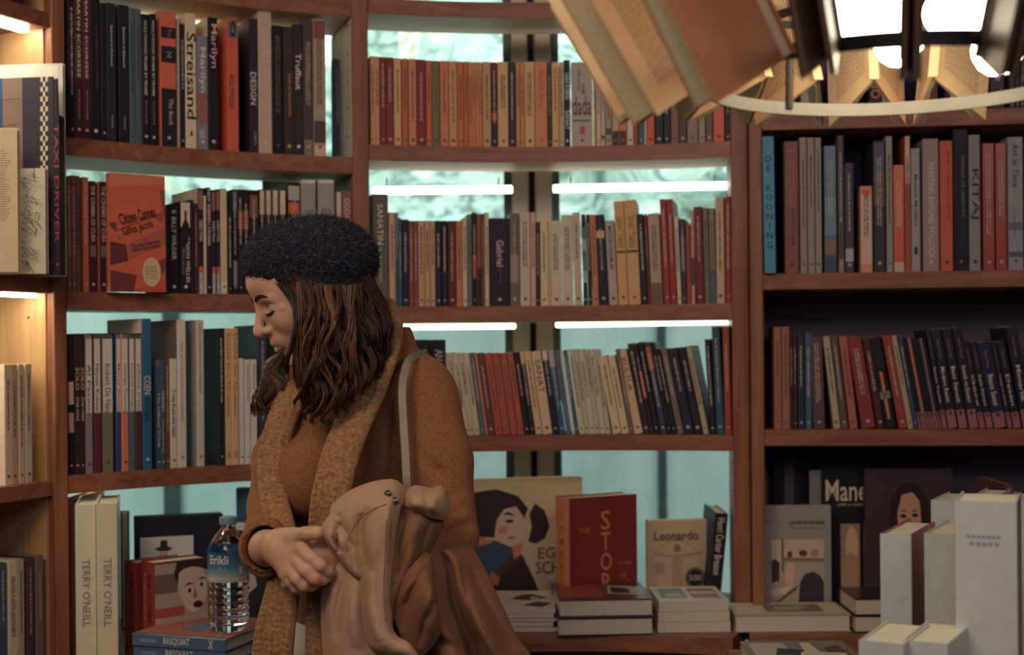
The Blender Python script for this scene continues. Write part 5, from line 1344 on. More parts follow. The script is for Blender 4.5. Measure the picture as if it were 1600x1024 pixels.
# materials
def skin_mat():
    m = bpy.data.materials.new('skin'); m.use_nodes = True
    nt = m.node_tree; b = nt.nodes['Principled BSDF']
    tc = nt.nodes.new('ShaderNodeTexCoord'); n = nt.nodes.new('ShaderNodeTexNoise'); n.inputs['Scale'].default_value = 22; n.inputs['Detail'].default_value = 5
    nt.links.new(tc.outputs['Object'], n.inputs[0])
    r = nt.nodes.new('ShaderNodeValToRGB'); r.color_ramp.elements[0].position = .3; r.color_ramp.elements[0].color = (.56, .32, .215, 1)
    r.color_ramp.elements[1].position = .75; r.color_ramp.elements[1].color = (.68, .43, .305, 1)
    nt.links.new(n.outputs[0], r.inputs[0]); nt.links.new(r.outputs[0], b.inputs['Base Color'])
    b.inputs['Roughness'].default_value = .48; b.inputs['Subsurface Weight'].default_value = .12
    b.inputs['Subsurface Radius'].default_value = (.012, .005, .003); b.inputs['Specular IOR Level'].default_value = .4
    n2 = nt.nodes.new('ShaderNodeTexNoise'); n2.inputs['Scale'].default_value = 420
    nt.links.new(tc.outputs['Object'], n2.inputs[0])
    bp = nt.nodes.new('ShaderNodeBump'); bp.inputs['Strength'].default_value = .12; bp.inputs['Distance'].default_value = .0006
    nt.links.new(n2.outputs[0], bp.inputs['Height']); nt.links.new(bp.outputs[0], b.inputs['Normal'])
    return m
M_SKIN = skin_mat()
M_LIP = mat('lips', (.40, .17, .13), .45)
M_BROW = mat('dark_brow_hair', (.03, .016, .012), .7)
def wool(name, c0, c1, scale=260, bump=.6, dist=.0015, stretch=(1, 1, 1), sheen=.25):
    m = bpy.data.materials.new(name); m.use_nodes = True
    nt = m.node_tree; b = nt.nodes['Principled BSDF']; b.inputs['Roughness'].default_value = .9; b.inputs['Specular IOR Level'].default_value = .15
    b.inputs['Sheen Weight'].default_value = sheen; b.inputs['Sheen Roughness'].default_value = .6; b.inputs['Sheen Tint'].default_value = (*[min(1, c*2) for c in c1], 1)
    tc = nt.nodes.new('ShaderNodeTexCoord'); mp = nt.nodes.new('ShaderNodeMapping'); mp.inputs['Scale'].default_value = stretch
    n = nt.nodes.new('ShaderNodeTexNoise'); n.inputs['Scale'].default_value = scale; n.inputs['Detail'].default_value = 5; n.inputs['Roughness'].default_value = .7
    nt.links.new(tc.outputs['Object'], mp.inputs[0]); nt.links.new(mp.outputs[0], n.inputs[0])
    r = nt.nodes.new('ShaderNodeValToRGB'); r.color_ramp.elements[0].position = .3; r.color_ramp.elements[0].color = (*c0, 1)
    r.color_ramp.elements[1].position = .7; r.color_ramp.elements[1].color = (*c1, 1)
    nt.links.new(n.outputs[0], r.inputs[0]); nt.links.new(r.outputs[0], b.inputs['Base Color'])
    bp = nt.nodes.new('ShaderNodeBump'); bp.inputs['Strength'].default_value = bump; bp.inputs['Distance'].default_value = dist
    nt.links.new(n.outputs[0], bp.inputs['Height']); nt.links.new(bp.outputs[0], b.inputs['Normal'])
    return m
M_SWEAT = wool('camel_wool', (.17, .075, .038), (.38, .18, .092), 300)
M_SCARF = wool('chunky_tan_knit', (.17, .085, .042), (.50, .29, .155), 150, .6, .0018)
M_HAT = wool('charcoal_angora_knit', (.006, .008, .018), (.036, .042, .070), 200, .9, .003, sheen=.15)
M_COATL = wool('beige_coat_facing', (.44, .29, .20), (.50, .34, .24), 500, .15, .0004, sheen=.1)
M_COATD = wool('camel_coat_cloth', (.20, .100, .060), (.26, .135, .082), 500, .2, .0004, sheen=.15)
M_WHITE = mat('white_cotton', (.62, .58, .52), .8)
M_SHOE = mat('dark_leather', (.03, .02, .018), .4)

# ---------------- head frame
pit, yaw_ = math.radians(24), math.radians(22)
HF = np.array([-math.cos(pit)*math.cos(yaw_), -math.cos(pit)*math.sin(yaw_), -math.sin(pit)])
HU = np.array([-math.sin(pit)*math.cos(yaw_), -math.sin(pit)*math.sin(yaw_), math.cos(pit)])
HS = np.array([math.sin(yaw_), -math.cos(yaw_), 0.0])        # her left, towards the viewer
HR = np.array([HF, HS, HU])
HC = A_(P(475, 456, 2.36))
HSC = 0.905
def hp(x, y, z): return HC + HSC*(HF*x+HS*y+HU*z)

mn = np.array([HC[0]-.17, HC[1]-.14, HC[2]-.26]); mx = np.array([HC[0]+.19, HC[1]+.16, HC[2]+.15])
f = Field(mn, mx, .0026)
def E(x, y, z, rx, ry, rz, k=.01, sub=False, tilt=0):
    R = HR
    if tilt:
        c, s = math.cos(tilt), math.sin(tilt)
        R = np.array([HF*c+HU*s, HS, -HF*s+HU*c])
    f.ell(hp(x, y, z), (rx*HSC, ry*HSC, rz*HSC), R, k*HSC, sub)
def Cn(a, b_, ra, rb, k=.006, sub=False): f.cone(hp(*a), hp(*b_), ra*HSC, rb*HSC, k*HSC, sub)
f.F[:] = 1
E(-.012, 0, .035, .096, .075, .088, 0)               # skull
E(.036, 0, -.022, .052, .058, .082, .02)             # face block
E(.030, 0, -.078, .048, .045, .034, .018)            # jaw
E(.068, 0, -.106, .016, .019, .014, .014)            # chin
E(.066, 0, .045, .024, .046, .030, .02)              # forehead
for s in (1, -1):
    E(.052, s*.036, -.028, .026, .022, .024, .014)   # cheek
    Cn((.076, s*.010, .018), (.070, s*.040, .016), .009, .007, .012)   # brow ridge
    E(.092, s*.030, .001, .020, .0155, .0115, .010, True)   # eye socket
    E(.0665, s*.031, -.003, .0135, .0150, .0115, .003)      # eyeball under lid
    Cn((.083, s*.016, -.010), (.060, s*.052, -.008), .0035, .004, .006)
    E(.092, s*.0125, -.037, .011, .0075, .0075, .006)       # nostril wing
Cn((.086, 0, .012), (.105, 0, -.028), .0055, .0075, .010)   # nose bridge
Cn((.105, 0, -.028), (.109, 0, -.034), .0088, .0082, .006)
Cn((.104, 0, -.040), (.088, 0, -.044), .005, .006, .006)
for s in (1, -1): E(.097, s*.0068, -.0445, .0050, .0030, .0028, .002, True)
E(.078, 0, -.060, .016, .026, .016, .012)                    # muzzle
Cn((.0905, 0, -.0625), (.080, .020, -.069), .0048, .0026, .004); Cn((.0905, 0, -.0625), (.080, -.020, -.069), .0048, .0026, .004)
Cn((.0880, 0, -.0765), (.079, .018, -.0715), .0056, .0026, .004); Cn((.0880, 0, -.0765), (.079, -.018, -.0715), .0056, .0026, .004)
Cn((.096, .022, -.0695), (.096, -.022, -.0695), .0014, .0014, .003, True)
Cn((.088, .023, -.069), (.080, .031, -.062), .0012, .0012, .004, True)   # smile corner
E(.090, 0, -.090, .008, .016, .004, .006, True)
for s in (1, -1):                                            # ear
    E(-.012, s*.073, -.008, .018, .008, .030, .004); E(-.008, s*.081, -.006, .010, .005, .018, .004, True)
# neck
f.cone(hp(-.035, 0, -.06), A_(P(560, 612, 2.43)), .052, .060, .02)
f.cone(hp(.0, 0, -.085), A_(P(540, 625, 2.39)), .030, .045, .03)
V1, F1 = f.mesh()
LV = (V1-HC)@HR.T/HSC
def snap(q, lift):
    '''move a point of the face (local frame) onto the skin, seen from the front'''
    d = (LV[:, 1]-q[1])**2+(LV[:, 2]-q[2])**2 + np.where(LV[:, 0] > .03, 0, 1)
    c = np.argsort(d)[:8]
    return (float(np.max(LV[c, 0]))+lift, q[1], q[2])

# ---------------- hands and forearms
mn = A_(P(380, 935, 2.30)); mx = A_(P(625, 800, 2.30))
f = Field((mn[0]-.01, 2.06, mn[2]-.02), (mx[0]+.01, 2.46, mx[2]+.03), .0023)
def ch(pts, rs, k=.004): f.chain([A_(P(*p)) for p in pts], rs, k)
# her right hand, on top
ch([(403, 842, 2.40), (417, 857, 2.24)], [.030, .0265], .01)
ch([(417, 857, 2.24), (437, 856, 2.18)], [.0265, .026], .012)
f.ell(A_(P(446, 858, 2.175)), (.032, .016, .026), None, .014)
# knuckle roots inside the back of the hand
for kx, ky, r in ((470, 858, .0125), (464, 875, .012), (455, 888, .0115), (446, 897, .0105)):
    ch([(436, 862, 2.18), (kx, ky, 2.158)], [.018, r], .010)
k2 = .0035
ch([(470, 859, 2.157), (485, 872, 2.139), (499, 884, 2.138)], [.0118, .0103, .0105], k2); ch([(499, 884, 2.138), (511, 893, 2.150), (521, 896, 2.170)], [.0102, .0090, .0078], k2)
ch([(463, 876, 2.155), (477, 891, 2.136), (490, 904, 2.137)], [.0115, .0102, .0103], k2); ch([(490, 904, 2.137), (503, 906, 2.152), (514, 903, 2.172)], [.0100, .0088, .0076], k2)
ch([(454, 889, 2.157), (463, 904, 2.142), (474, 915, 2.144)], [.0108, .0096, .0096], k2); ch([(474, 915, 2.144), (487, 916, 2.158), (499, 911, 2.176)], [.0092, .0082, .0072], k2)
ch([(444, 896, 2.163), (452, 909, 2.156), (461, 919, 2.160)], [.0098, .0085, .0083], k2); ch([(461, 919, 2.160), (472, 922, 2.174), (482, 918, 2.188)], [.0080, .0072, .0064], k2)
# thumb leaves the side of the palm and lies along the other wrist
ch([(432, 846, 2.185), (456, 838, 2.165)], [.017, .0135], .010)
ch([(456, 838, 2.165), (478, 834, 2.152), (495, 833, 2.150), (508, 836, 2.158)], [.0125, .0100, .0095, .0078], .005)
# her left hand below, coming from the right
ch([(600, 868, 2.27), (548, 872, 2.235), (528, 871, 2.215)], [.032, .027, .026], .012)
ch([(528, 871, 2.215), (503, 863, 2.188)], [.025, .022], .012)
f.ell(A_(P(506, 866, 2.188)), (.033, .019, .022), None, .01)
for i, (a, b_) in enumerate((((485, 862), (462, 868)), ((483, 873), (456, 882)), ((480, 883), (452, 896)), ((478, 890), (450, 908)))):
    r = (.0105, .0105, .010, .009)[i]
    ch([(a[0], a[1], 2.205), (b_[0]+8, b_[1]-2, 2.198), (b_[0]-3, b_[1]+4, 2.196), (b_[0]-4, b_[1]+6, 2.186)], [r, r*.93, r*.85, r*.75], .003)
ch([(500, 852, 2.20), (480, 847, 2.196), (462, 850, 2.20)], [.012, .0105, .009], .005)
V2, F2 = f.mesh()

# ---------------- hidden trunk, arms and legs, same skin mesh
f = Field((HC[0]-.20, 2.20, 0.0), (HC[0]+.42, 2.80, 1.36), .009)
def c2(a, b_, ra, rb, k=.03): f.cone(A_(a), A_(b_), ra, rb, k)
hipN, hipF = np.array([-.20, 2.43, .88]), np.array([-.33, 2.53, .88])
c2(P(560, 600, 2.44), P(550, 690, 2.47), .05, .09); f.ell(A_(P(545, 700, 2.48)), (.115, .085, .15), None, .03)
f.ell(A_(P(540, 870, 2.49)), (.105, .08, .13), None, .04); f.ell((-.265, 2.49, .90), (.135, .11, .11), None, .04)
c2(P(560, 610, 2.44), P(675, 622, 2.42), .04, .045); c2(P(678, 625, 2.40), P(690, 840, 2.33), .042, .036); c2(P(690, 845, 2.33), P(590, 868, 2.27), .036, .026)
c2(P(560, 610, 2.46), P(480, 622, 2.58), .04, .045); c2(P(480, 625, 2.58), P(420, 790, 2.52), .040, .034); c2(P(420, 800, 2.50), P(410, 850, 2.36), .034, .027)
for hq, kx, fy in ((hipN, -.21, 2.40), (hipF, -.35, 2.52)):
    kn = np.array([kx, fy-.03, .48]); an = np.array([kx+.02, fy+.03, .09])
    c2(hq, kn, .078, .052); c2(kn, an, .052, .034); c2(an-[0, 0, .03], an+[-.13, -.04, -.055], .032, .024)
V3, F3 = f.mesh()
V = np.vstack([V1, V2, V3]); FF = np.vstack([F1, F2+len(V1), F3+len(V1)+len(V2)])
body = wobj('body', V, FF, M_SKIN)
# trousers and shoes
f = Field((-.50, 2.25, 0.08), (-.02, 2.72, 1.02), .008)
f.ell((-.265, 2.485, .90), (.150, .125, .11), None, .03)
for hq, kx, fy in ((hipN, -.21, 2.40), (hipF, -.35, 2.52)):
    kn = np.array([kx, fy-.03, .48]); an = np.array([kx+.02, fy+.03, .12])
    f.cone(hq, kn, .093, .068, .03); f.cone(kn, an, .068, .058, .02)
Vt, Ft = f.mesh(); wobj('trousers', Vt, Ft, M_WHITE)
for kx, fy in ((-.21, 2.40), (-.35, 2.52)):
    an = np.array([kx+.02, fy+.03, .09])
    f = Field(an-[.22, .14, .09], an+[.08, .08, .06], .005)
    f.chain([an+[0, 0, -.0], an+[0, 0, -.048], an+[-.07, -.022, -.056], an+[-.145, -.045, -.062]], [.042, .040, .038, .027], .015)
    f.F = np.maximum(f.F, .002-f.Z)
    Vs, Fs = f.mesh(); wobj('shoe', Vs, Fs, M_SHOE)

# lips, brows, lashes laid on the face
def on_face(name, pts, rs, m, n=10, sn=None):
    if sn is not None: pts = [snap(p, sn) for p in pts]
    b = MB(); c = catmull([hp(*p) for p in pts], n); r = np.interp(np.linspace(0, 1, len(c)), np.linspace(0, 1, len(rs)), rs)
    b.tube([Vector(p-wl) for p in c], list(r*HSC), m, 8)
    return b.build(name, woman, smooth=True)
on_face('upper_lip', [(.0775, .022, -.0690), (.0870, .012, -.0645), (.0912, 0, -.0635), (.0870, -.012, -.0645), (.0775, -.022, -.0690)], [.0008, .0038, .0044, .0038, .0008], M_LIP)
on_face('lower_lip', [(.0775, .020, -.0715), (.0855, .011, -.0755), (.0885, 0, -.0770), (.0855, -.011, -.0755), (.0775, -.020, -.0715)], [.0006, .0030, .0038, .0030, .0006], M_LIP)
for s in (1, -1):
    on_face('eyebrow', [(.0855, s*.010, .0200), (.0850, s*.020, .0255), (.0790, s*.034, .0270), (.0680, s*.047, .0215)], [.0020, .0034, .0028, .0008], M_BROW, sn=.0002)
    on_face('eyelashes', [(.0800, s*.0185, -.0070), (.0815, s*.026, -.0095), (.0795, s*.035, -.0095), (.0720, s*.0450, -.0060)], [.0008, .0021, .0024, .0010], M_BROW, sn=.0004)
    on_face('eyelid_crease', [(.0800, s*.0185, .0015), (.0815, s*.028, .0050), (.0740, s*.042, .0025)], [.0004, .0007, .0004], mat('lid_crease', (.22, .09, .06), .7), sn=-.0002)

# ---------------- sweater
f = Field((P(385, 600, 2.5).x-.02, 2.16, .955), (P(752, 600, 2.35).x+.03, 2.70, P(500, 512, 2.45).z), .0045)
def p(px, py, Y): return A_(P(px, py, Y))
f.ell(p(556, 690, 2.475), (.128, .108, .165), None, .0)
f.ell(p(560, 840, 2.485), (.122, .105, .16), None, .05)
f.ell(p(570, 990, 2.49), (.132, .115, .11), None, .05)
f.ell(p(486, 744, 2.375), (.068, .062, .070), None, .035)
f.ell(p(450, 738, 2.47), (.060, .062, .066), None, .035)
f.cone(p(575, 585, 2.44), p(652, 607, 2.415), .068, .059, .03)
f.cone(p(570, 585, 2.46), p(480, 628, 2.57), .066, .060, .03)
f.cone(p(578, 560, 2.44), p(598, 535, 2.44), .060, .054, .03)
# near arm
f.chain([p(667, 628, 2.395), p(685, 720, 2.355), p(697, 842, 2.315)], [.0555, .0535, .0530], .022)
f.chain([p(694, 842, 2.315), p(640, 862, 2.27), p(585, 868, 2.25)], [.053, .045, .038], .012)
# far arm
f.chain([p(482, 632, 2.58), p(440, 720, 2.56), p(428, 790, 2.50)], [.056, .050, .045], .02)
f.chain([p(428, 792, 2.50), p(424, 830, 2.40), p(417, 852, 2.31)], [.045, .042, .040], .012)
f.cone(p(417, 852, 2.31), p(412, 856, 2.255), .040, .040, .008)
# folds across the inner elbow and side
def fold(a, m_, b_, r, sub=True, k=.012):
    c = catmull([a, m_, b_], 6)
    for i in range(len(c)-1):
        t = (i+.5)/(len(c)-1); rr_ = r*(.35+.65*math.sin(PI*t)); f.cone(c[i], c[i+1], rr_*1.7, rr_*1.7, k, sub)
for (a, m_, b_, r) in (((640, 770, 2.262), (680, 784, 2.255), (738, 760, 2.30), .0050), ((640, 795, 2.252), (690, 806, 2.247), (745, 786, 2.295), .0058), ((645, 822, 2.25), (690, 832, 2.247), (742, 818, 2.29), .0045), ((632, 745, 2.275), (660, 757, 2.272), (700, 748, 2.285), .0040), ((650, 690, 2.295), (668, 725, 2.292), (690, 740, 2.293), .0030),
    ((590, 690, 2.362), (615, 720, 2.365), (640, 710, 2.38), .0040), ((535, 790, 2.362), (560, 812, 2.365), (600, 800, 2.375), .0045)):
    fold(p(*a), p(*m_), p(*b_), r)
# seam groove between the arm and the chest, hollow wrist opening
f.cone(p(636, 610, 2.335), p(640, 700, 2.31), .007, .009, .016, True); f.cone(p(640, 700, 2.31), p(646, 790, 2.285), .009, .011, .016, True)
f.cone(p(419, 853, 2.33), p(410, 857, 2.215), .0335, .0335, .004, True)
# turned-up cuff
th_ = np.linspace(0, 2*PI, 25)
axc = (p(408, 858, 2.235)-p(419, 850, 2.33)); axc /= np.linalg.norm(axc)
u_ = np.cross(axc, [0, 0, 1]); u_ /= np.linalg.norm(u_); v_ = np.cross(axc, u_)
cc = p(414, 855, 2.262)
ringp = [cc + u_*math.cos(t)*.0335 + v_*math.sin(t)*.0425 for t in th_]
for off in (-.012, -.004, .004, .012):
    for i in range(24): f.cone(ringp[i]+axc*off, ringp[i+1]+axc*off, .0056, .0056, .0032)
V, F = f.mesh()
sweater = wobj('sweater', V, F, M_SWEAT)

# ---------------- scarf: swept knitted bands
def sweep(pts, widths, thick, m, name, side=None, ribs=4, n=30, nu=46, curl=0.0, amp=.0085):
    """band following pts (world), widths per point; side vectors = direction across the band"""
    C = catmull(pts, n); N = len(C)
    Wd = np.interp(np.linspace(0, 1, N), np.linspace(0, 1, len(widths)), widths)
    S = catmull(side, n)
    T_ = np.gradient(C, axis=0); T_ /= np.linalg.norm(T_, axis=1)[:, None]
    S = S - T_*(S*T_).sum(1)[:, None]; S /= np.linalg.norm(S, axis=1)[:, None]
    Nn = np.cross(T_, S)
    arc = np.concatenate([[0], np.cumsum(np.linalg.norm(np.diff(C, axis=0), axis=1))])
    vs = np.zeros((N, nu, 3))
    for j in range(nu):
        a = 2*PI*j/nu
        ca, sa = math.cos(a), math.sin(a)
        x = np.sign(ca)*abs(ca)**.75; z = np.sign(sa)*abs(sa)**.6
        # plaited stitches: slanted loops in columns
        colm = (x*.5+.5)*ribs
        loc = colm % 1.0
        ph = arc/.0095 + np.where(int(colm) % 2 == 0, loc, 1-loc)*.7 + .35*np.sin(arc*60+int(colm)*2)
        rows_ = np.floor(ph); jit = np.sin(rows_*12.9898+int(colm)*78.2)*.5
        st = (math.sin(PI*loc)**.7)*(.62+.38*np.abs(np.sin(PI*ph))**.8+.16*jit) if 0 < colm < ribs else 0*arc
        d = amp*(st-.5)
        vs[:, j, :] = C + S*(Wd*x)[:, None] + Nn*((thick*z) + (d*(1 if sa > 0 else -1)*min(1, abs(sa)*1.6)) - curl*Wd*x*x)[:, None]
    V = vs.reshape(-1, 3); I = np.arange(N*nu).reshape(N, nu); J = np.roll(I, -1, 1)
    F = np.stack([I[:-1], J[:-1], J[1:], I[1:]], -1).reshape(-1, 4)
    return V, F
sv = lambda *a: np.array(a, float)
near = [p(560, 520, 2.50), p(590, 492, 2.46), p(600, 530, 2.385), p(582, 590, 2.340), p(556, 650, 2.318), p(532, 712, 2.290), p(517, 775, 2.272), p(508, 835, 2.285), p(508, 900, 2.285), p(506, 980, 2.27), p(505, 1060, 2.27), p(505, 1150, 2.28)]
nside = [sv(.3, -.9, .2), sv(.55, -.8, .1), sv(.85, -.5, .1), sv(.93, -.3, .2), sv(.93, -.25, .25), sv(.96, -.2, .2), sv(.97, -.2, .1), sv(1, -.2, 0), sv(1, -.2, 0), sv(1, -.2, 0), sv(1, -.2, 0), sv(1, -.2, 0)]
Va, Fa = sweep(near, [.032, .036, .036, .034, .034, .033, .032, .028, .028, .030, .030, .03], .011, M_SCARF, 'a', nside)
far = [p(520, 520, 2.52), p(480, 560, 2.47), p(462, 610, 2.42), p(440, 660, 2.385), p(426, 720, 2.36), p(427, 775, 2.335), p(440, 825, 2.30), p(448, 870, 2.275), p(440, 930, 2.255), p(430, 985, 2.245), p(424, 1050, 2.25), p(420, 1150, 2.26)]
fside = [sv(.6, -.7, .3)]*2 + [sv(.85, -.45, .2)]*3 + [sv(.9, -.4, .0)]*2 + [sv(.95, -.3, 0)]*5
Vb, Fb = sweep(far, [.024, .028, .030, .030, .028, .025, .023, .022, .030, .034, .036, .036], .011, M_SCARF, 'b', fside)
V = np.vstack([Va, Vb]); F = np.vstack([Fa, Fb+len(Va)])
o = np_obj('scarf', V-wl, F, M_SCARF, woman)

# ---------------- hair
rng = np.random.default_rng(21)
M_HAIR = []
for c in ((.018, .007, .005), (.036, .013, .008), (.070, .026, .013), (.125, .050, .025), (.26, .125, .062)):
    m = mat('brown_hair', c, .38, spec=.6); M_HAIR.append(m)
f = Field((P(395, 600, 2.45).x-.02, 2.23, P(500, 665, 2.35).z), (P(612, 600, 2.35).x+.02, 2.56, P(500, 395, 2.35).z), .004)
f.ell(p(528, 470, 2.375), (.070, .078, .075), None, 0)
f.ell(p(545, 530, 2.375), (.056, .070, .075), None, .03)
f.ell(p(528, 590, 2.36), (.050, .058, .050), None, .03)
f.cone(p(500, 470, 2.325), p(500, 570, 2.315), .022, .022, .02)
f.cone(p(500, 560, 2.315), p(490, 628, 2.31), .024, .018, .02)
Vh, Fh = f.mesh()
hb = MB(); hb.add([tuple(v-wl) for v in Vh], [tuple(q) for q in Fh], mat('hair_shade_mass', (.012, .005, .004), .8))  # dark filler, shade between the strands put into its colour
def strand(mb, C, r0, m, nside=3):
    """thin tapering strand"""
    N = len(C); T_ = np.gradient(C, axis=0); T_ /= np.linalg.norm(T_, axis=1)[:, None]+1e-9
    up = np.array([.3, -.9, .2]); S = np.cross(T_, up); S /= np.linalg.norm(S, axis=1)[:, None]+1e-9
    B = np.cross(T_, S); t = np.linspace(0, 1, N); r = r0*np.minimum(1, (1-t)*3.5+.12)
    vs = []
    for k in range(nside):
        a = 2*PI*k/nside
        vs.append(C + S*(np.cos(a)*r)[:, None] + B*(np.sin(a)*r)[:, None])
    V = np.stack(vs, 1).reshape(-1, 3)-wl
    fs = []
    for i in range(N-1):
        for k in range(nside): j = (k+1) % nside; fs.append((i*nside+k, i*nside+j, (i+1)*nside+j, (i+1)*nside+k))
    mb.add([tuple(v) for v in V], fs, m)
def lock(mb, pts, spread, n, cols, wave=.006, freq=2.2, r=.00075, seg=7):
    C = catmull([p(*q) for q in pts], seg); N = len(C); t = np.linspace(0, 1, N)
    T_ = np.gradient(C, axis=0); T_ /= np.linalg.norm(T_, axis=1)[:, None]
    S = np.cross(T_, [0, -1, 0]); S /= np.linalg.norm(S, axis=1)[:, None]
    B = np.array([0, -1.0, 0])
    ph0 = rng.uniform(0, 2*PI)
    for i in range(n):
        a, q = rng.uniform(0, 2*PI), math.sqrt(rng.uniform(0, 1))
        tw = a + t*2.4
        env = spread*(1-.55*t**2)*q
        ph = ph0+rng.normal(0, .28)
        w = wave*(.25+.9*t)
        off = S*(np.cos(tw)*env + w*np.sin(2*PI*freq*t+ph))[:, None] + B[None]*(np.sin(tw)*env*.8 + w*.6*np.cos(2*PI*freq*t+ph))[:, None]
        C2 = C+off
        C2 = C2[:int(N*(rng.uniform(.82, 1.0)))]
        strand(mb, C2, r*rng.uniform(.7, 1.3), M_HAIR[rng.choice(len(cols), p=np.array(cols)/sum(cols))])
D0 = [5, 4, 2, .6, 0]; D1 = [3, 4, 4, 2, .4]; D2 = [1, 2, 4, 4, 1.5]
# frame of the face, near side
lock(hb, [(468, 440, 2.275), (472, 480, 2.268), (470, 520, 2.266), (462, 560, 2.27), (470, 600, 2.275), (482, 628, 2.28)], .0075, 60, D2, .006, 1.6)
lock(hb, [(476, 440, 2.272), (486, 490, 2.262), (484, 540, 2.262), (478, 590, 2.268), (492, 630, 2.275), (500, 655, 2.28)], .009, 70, D1, .007, 1.8)
lock(hb, [(466, 445, 2.28), (464, 490, 2.276), (474, 520, 2.27), (487, 545, 2.266), (488, 570, 2.268), (480, 590, 2.27)], .003, 14, [0, 1, 3, 4, 3], .003, 1.2)
for i in range(26):
    u = i/25
    x0 = 480+u*92; y0 = 440+6*math.sin(u*3); 
    xe = 486+u*108+rng.uniform(-10, 10); ye = 662-u*72+rng.uniform(-12, 10)
    yd = 2.268+.10*max(0, u-.35)**1.3+rng.uniform(0, .012)
    bulge = 18*math.sin(u*2.4)
    lock(hb, [(x0, y0, yd+.012), (x0+bulge*.5+rng.uniform(-4, 4), y0+45, yd), ((x0+xe)/2+bulge+rng.uniform(-6, 6), (y0+ye)/2, yd-.004), (xe+bulge*.4+rng.uniform(-5, 5), ye-45, yd+.006), (xe+rng.uniform(-9, 9), ye, yd+.016)],
         .0085, 58, D0 if u > .5 else D1, .0095, rng.uniform(1.1, 2.1))
# hair swept back from the temple under the hat
for k in range(5):
    lock(hb, [(428+k*9, 428+k*1.5, 2.302-k*.004), (445+k*8, 452, 2.286-k*.003), (458+k*6, 480, 2.276), (463+k*6, 512, 2.270), (458+k*5, 545, 2.272), (450+k*6, 578, 2.280), (455+k*8, 612, 2.284)], .0055, 46, D0 if k < 2 else D1, .005, 1.4)
# crossing, tousled locks
for i in range(22):
    x0 = rng.uniform(480, 575); y0 = rng.uniform(455, 520); dx = rng.uniform(-22, 26); L_ = rng.uniform(70, 125)
    yd = 2.258+.09*max(0, (x0-515)/60)**1.2
    lock(hb, [(x0, y0, yd+.014), (x0+dx*.4+rng.uniform(-9, 9), y0+L_*.33, yd), (x0+dx+rng.uniform(-9, 9), y0+L_*.66, yd+.001), (x0+dx*.8+rng.uniform(-12, 12), min(652, y0+L_), yd+.014)], rng.uniform(.004, .008), 34, [D0, D1, D2][i % 3], .009, rng.uniform(.9, 1.7))
# highlights on top
for i in range(9):
    x0 = 482+i*9; lock(hb, [(x0, 446, 2.268), (x0+rng.uniform(-2, 12), 490, 2.255), (x0+rng.uniform(-6, 10), 535, 2.254), (x0+rng.uniform(-4, 14), 580, 2.258), (x0+rng.uniform(-6, 14), 622, 2.268)], .0035, 13, [0, 1, 3, 4, 2.5], .008, rng.uniform(1.5, 2.3))
# curled ends
for x0, y0 in ((470, 610), (488, 632), (500, 640), (516, 640), (532, 632), (548, 620), (562, 606), (576, 592)):
    lock(hb, [(x0, y0-50, 2.275), (x0+8, y0-25, 2.270), (x0-2, y0, 2.272), (x0-10, y0+16, 2.28), (x0-2, y0+26, 2.286)], .005, 26, D1, .004, 1.2)
# far side hair hanging beyond the face
for i in range(15):
    u = i/14
    x0 = 446-u*16; xe = 404+u*44+rng.uniform(-4, 4)
    lock(hb, [(455-u*4, 545+u*8, 2.45), (x0-14, 575, 2.435), (xe+6, 608, 2.425), (xe-2, 632, 2.42), (xe+rng.uniform(-4, 6), 655-u*14, 2.425)], .009, 85, D2 if i % 2 else D1, .006, rng.uniform(1.3, 2.0))
for k in range(3): lock(hb, [(425-k*6, 590, 2.42), (408, 612, 2.415), (401+k*3, 632, 2.412), (408+k*8, 648, 2.414), (416+k*8, 655-k*4, 2.416)], .0035, 18, D2, .003, 1.5)
# back of the head and nape
for i in range(10):
    u = i/9
    lock(hb, [(570, 432+u*4, 2.33+u*.09), (590+u*3, 470, 2.325+u*.09), (602, 510, 2.325+u*.09), (600, 550, 2.325+u*.08), (585-u*6, 590, 2.325+u*.07)], .009, 46, D0, .006, rng.uniform(1.3, 2))
hair = hb.build('hair', woman, smooth=True)

# ---------------- hat
f = Field((P(385, 430, 2.36).x-.04, 2.20, P(500, 470, 2.36).z), (P(590, 430, 2.36).x+.03, 2.54, P(500, 325, 2.36).z+.02), .003)
f.ell(p(478, 398, 2.365), (.094, .095, .058), None, 0)
f.ell(p(512, 398, 2.372), (.076, .088, .056), None, .03)
f.ell(p(545, 412, 2.37), (.040, .060, .036), None, .03)
f.ell(p(420, 418, 2.345), (.036, .060, .030), None, .03)
f.ell(p(478, 452, 2.365), (.082, .085, .030), None, .02, sub=False)
# cut away below the brim line, which dips towards the back
zb0 = p(388, 436, 2.33); zb1 = p(560, 452, 2.33)
nb = np.array([(zb1-zb0)[2], 0, -(zb1-zb0)[0]]); nb /= np.linalg.norm(nb)
nb = nb if nb[2] < 0 else -nb
pl = (f.X-zb0[0])*nb[0] + (f.Y-2.30)*(-.12) + (f.Z-zb0[2])*nb[2]
f.F = np.maximum(f.F, pl*1.0)
V, F = f.mesh()
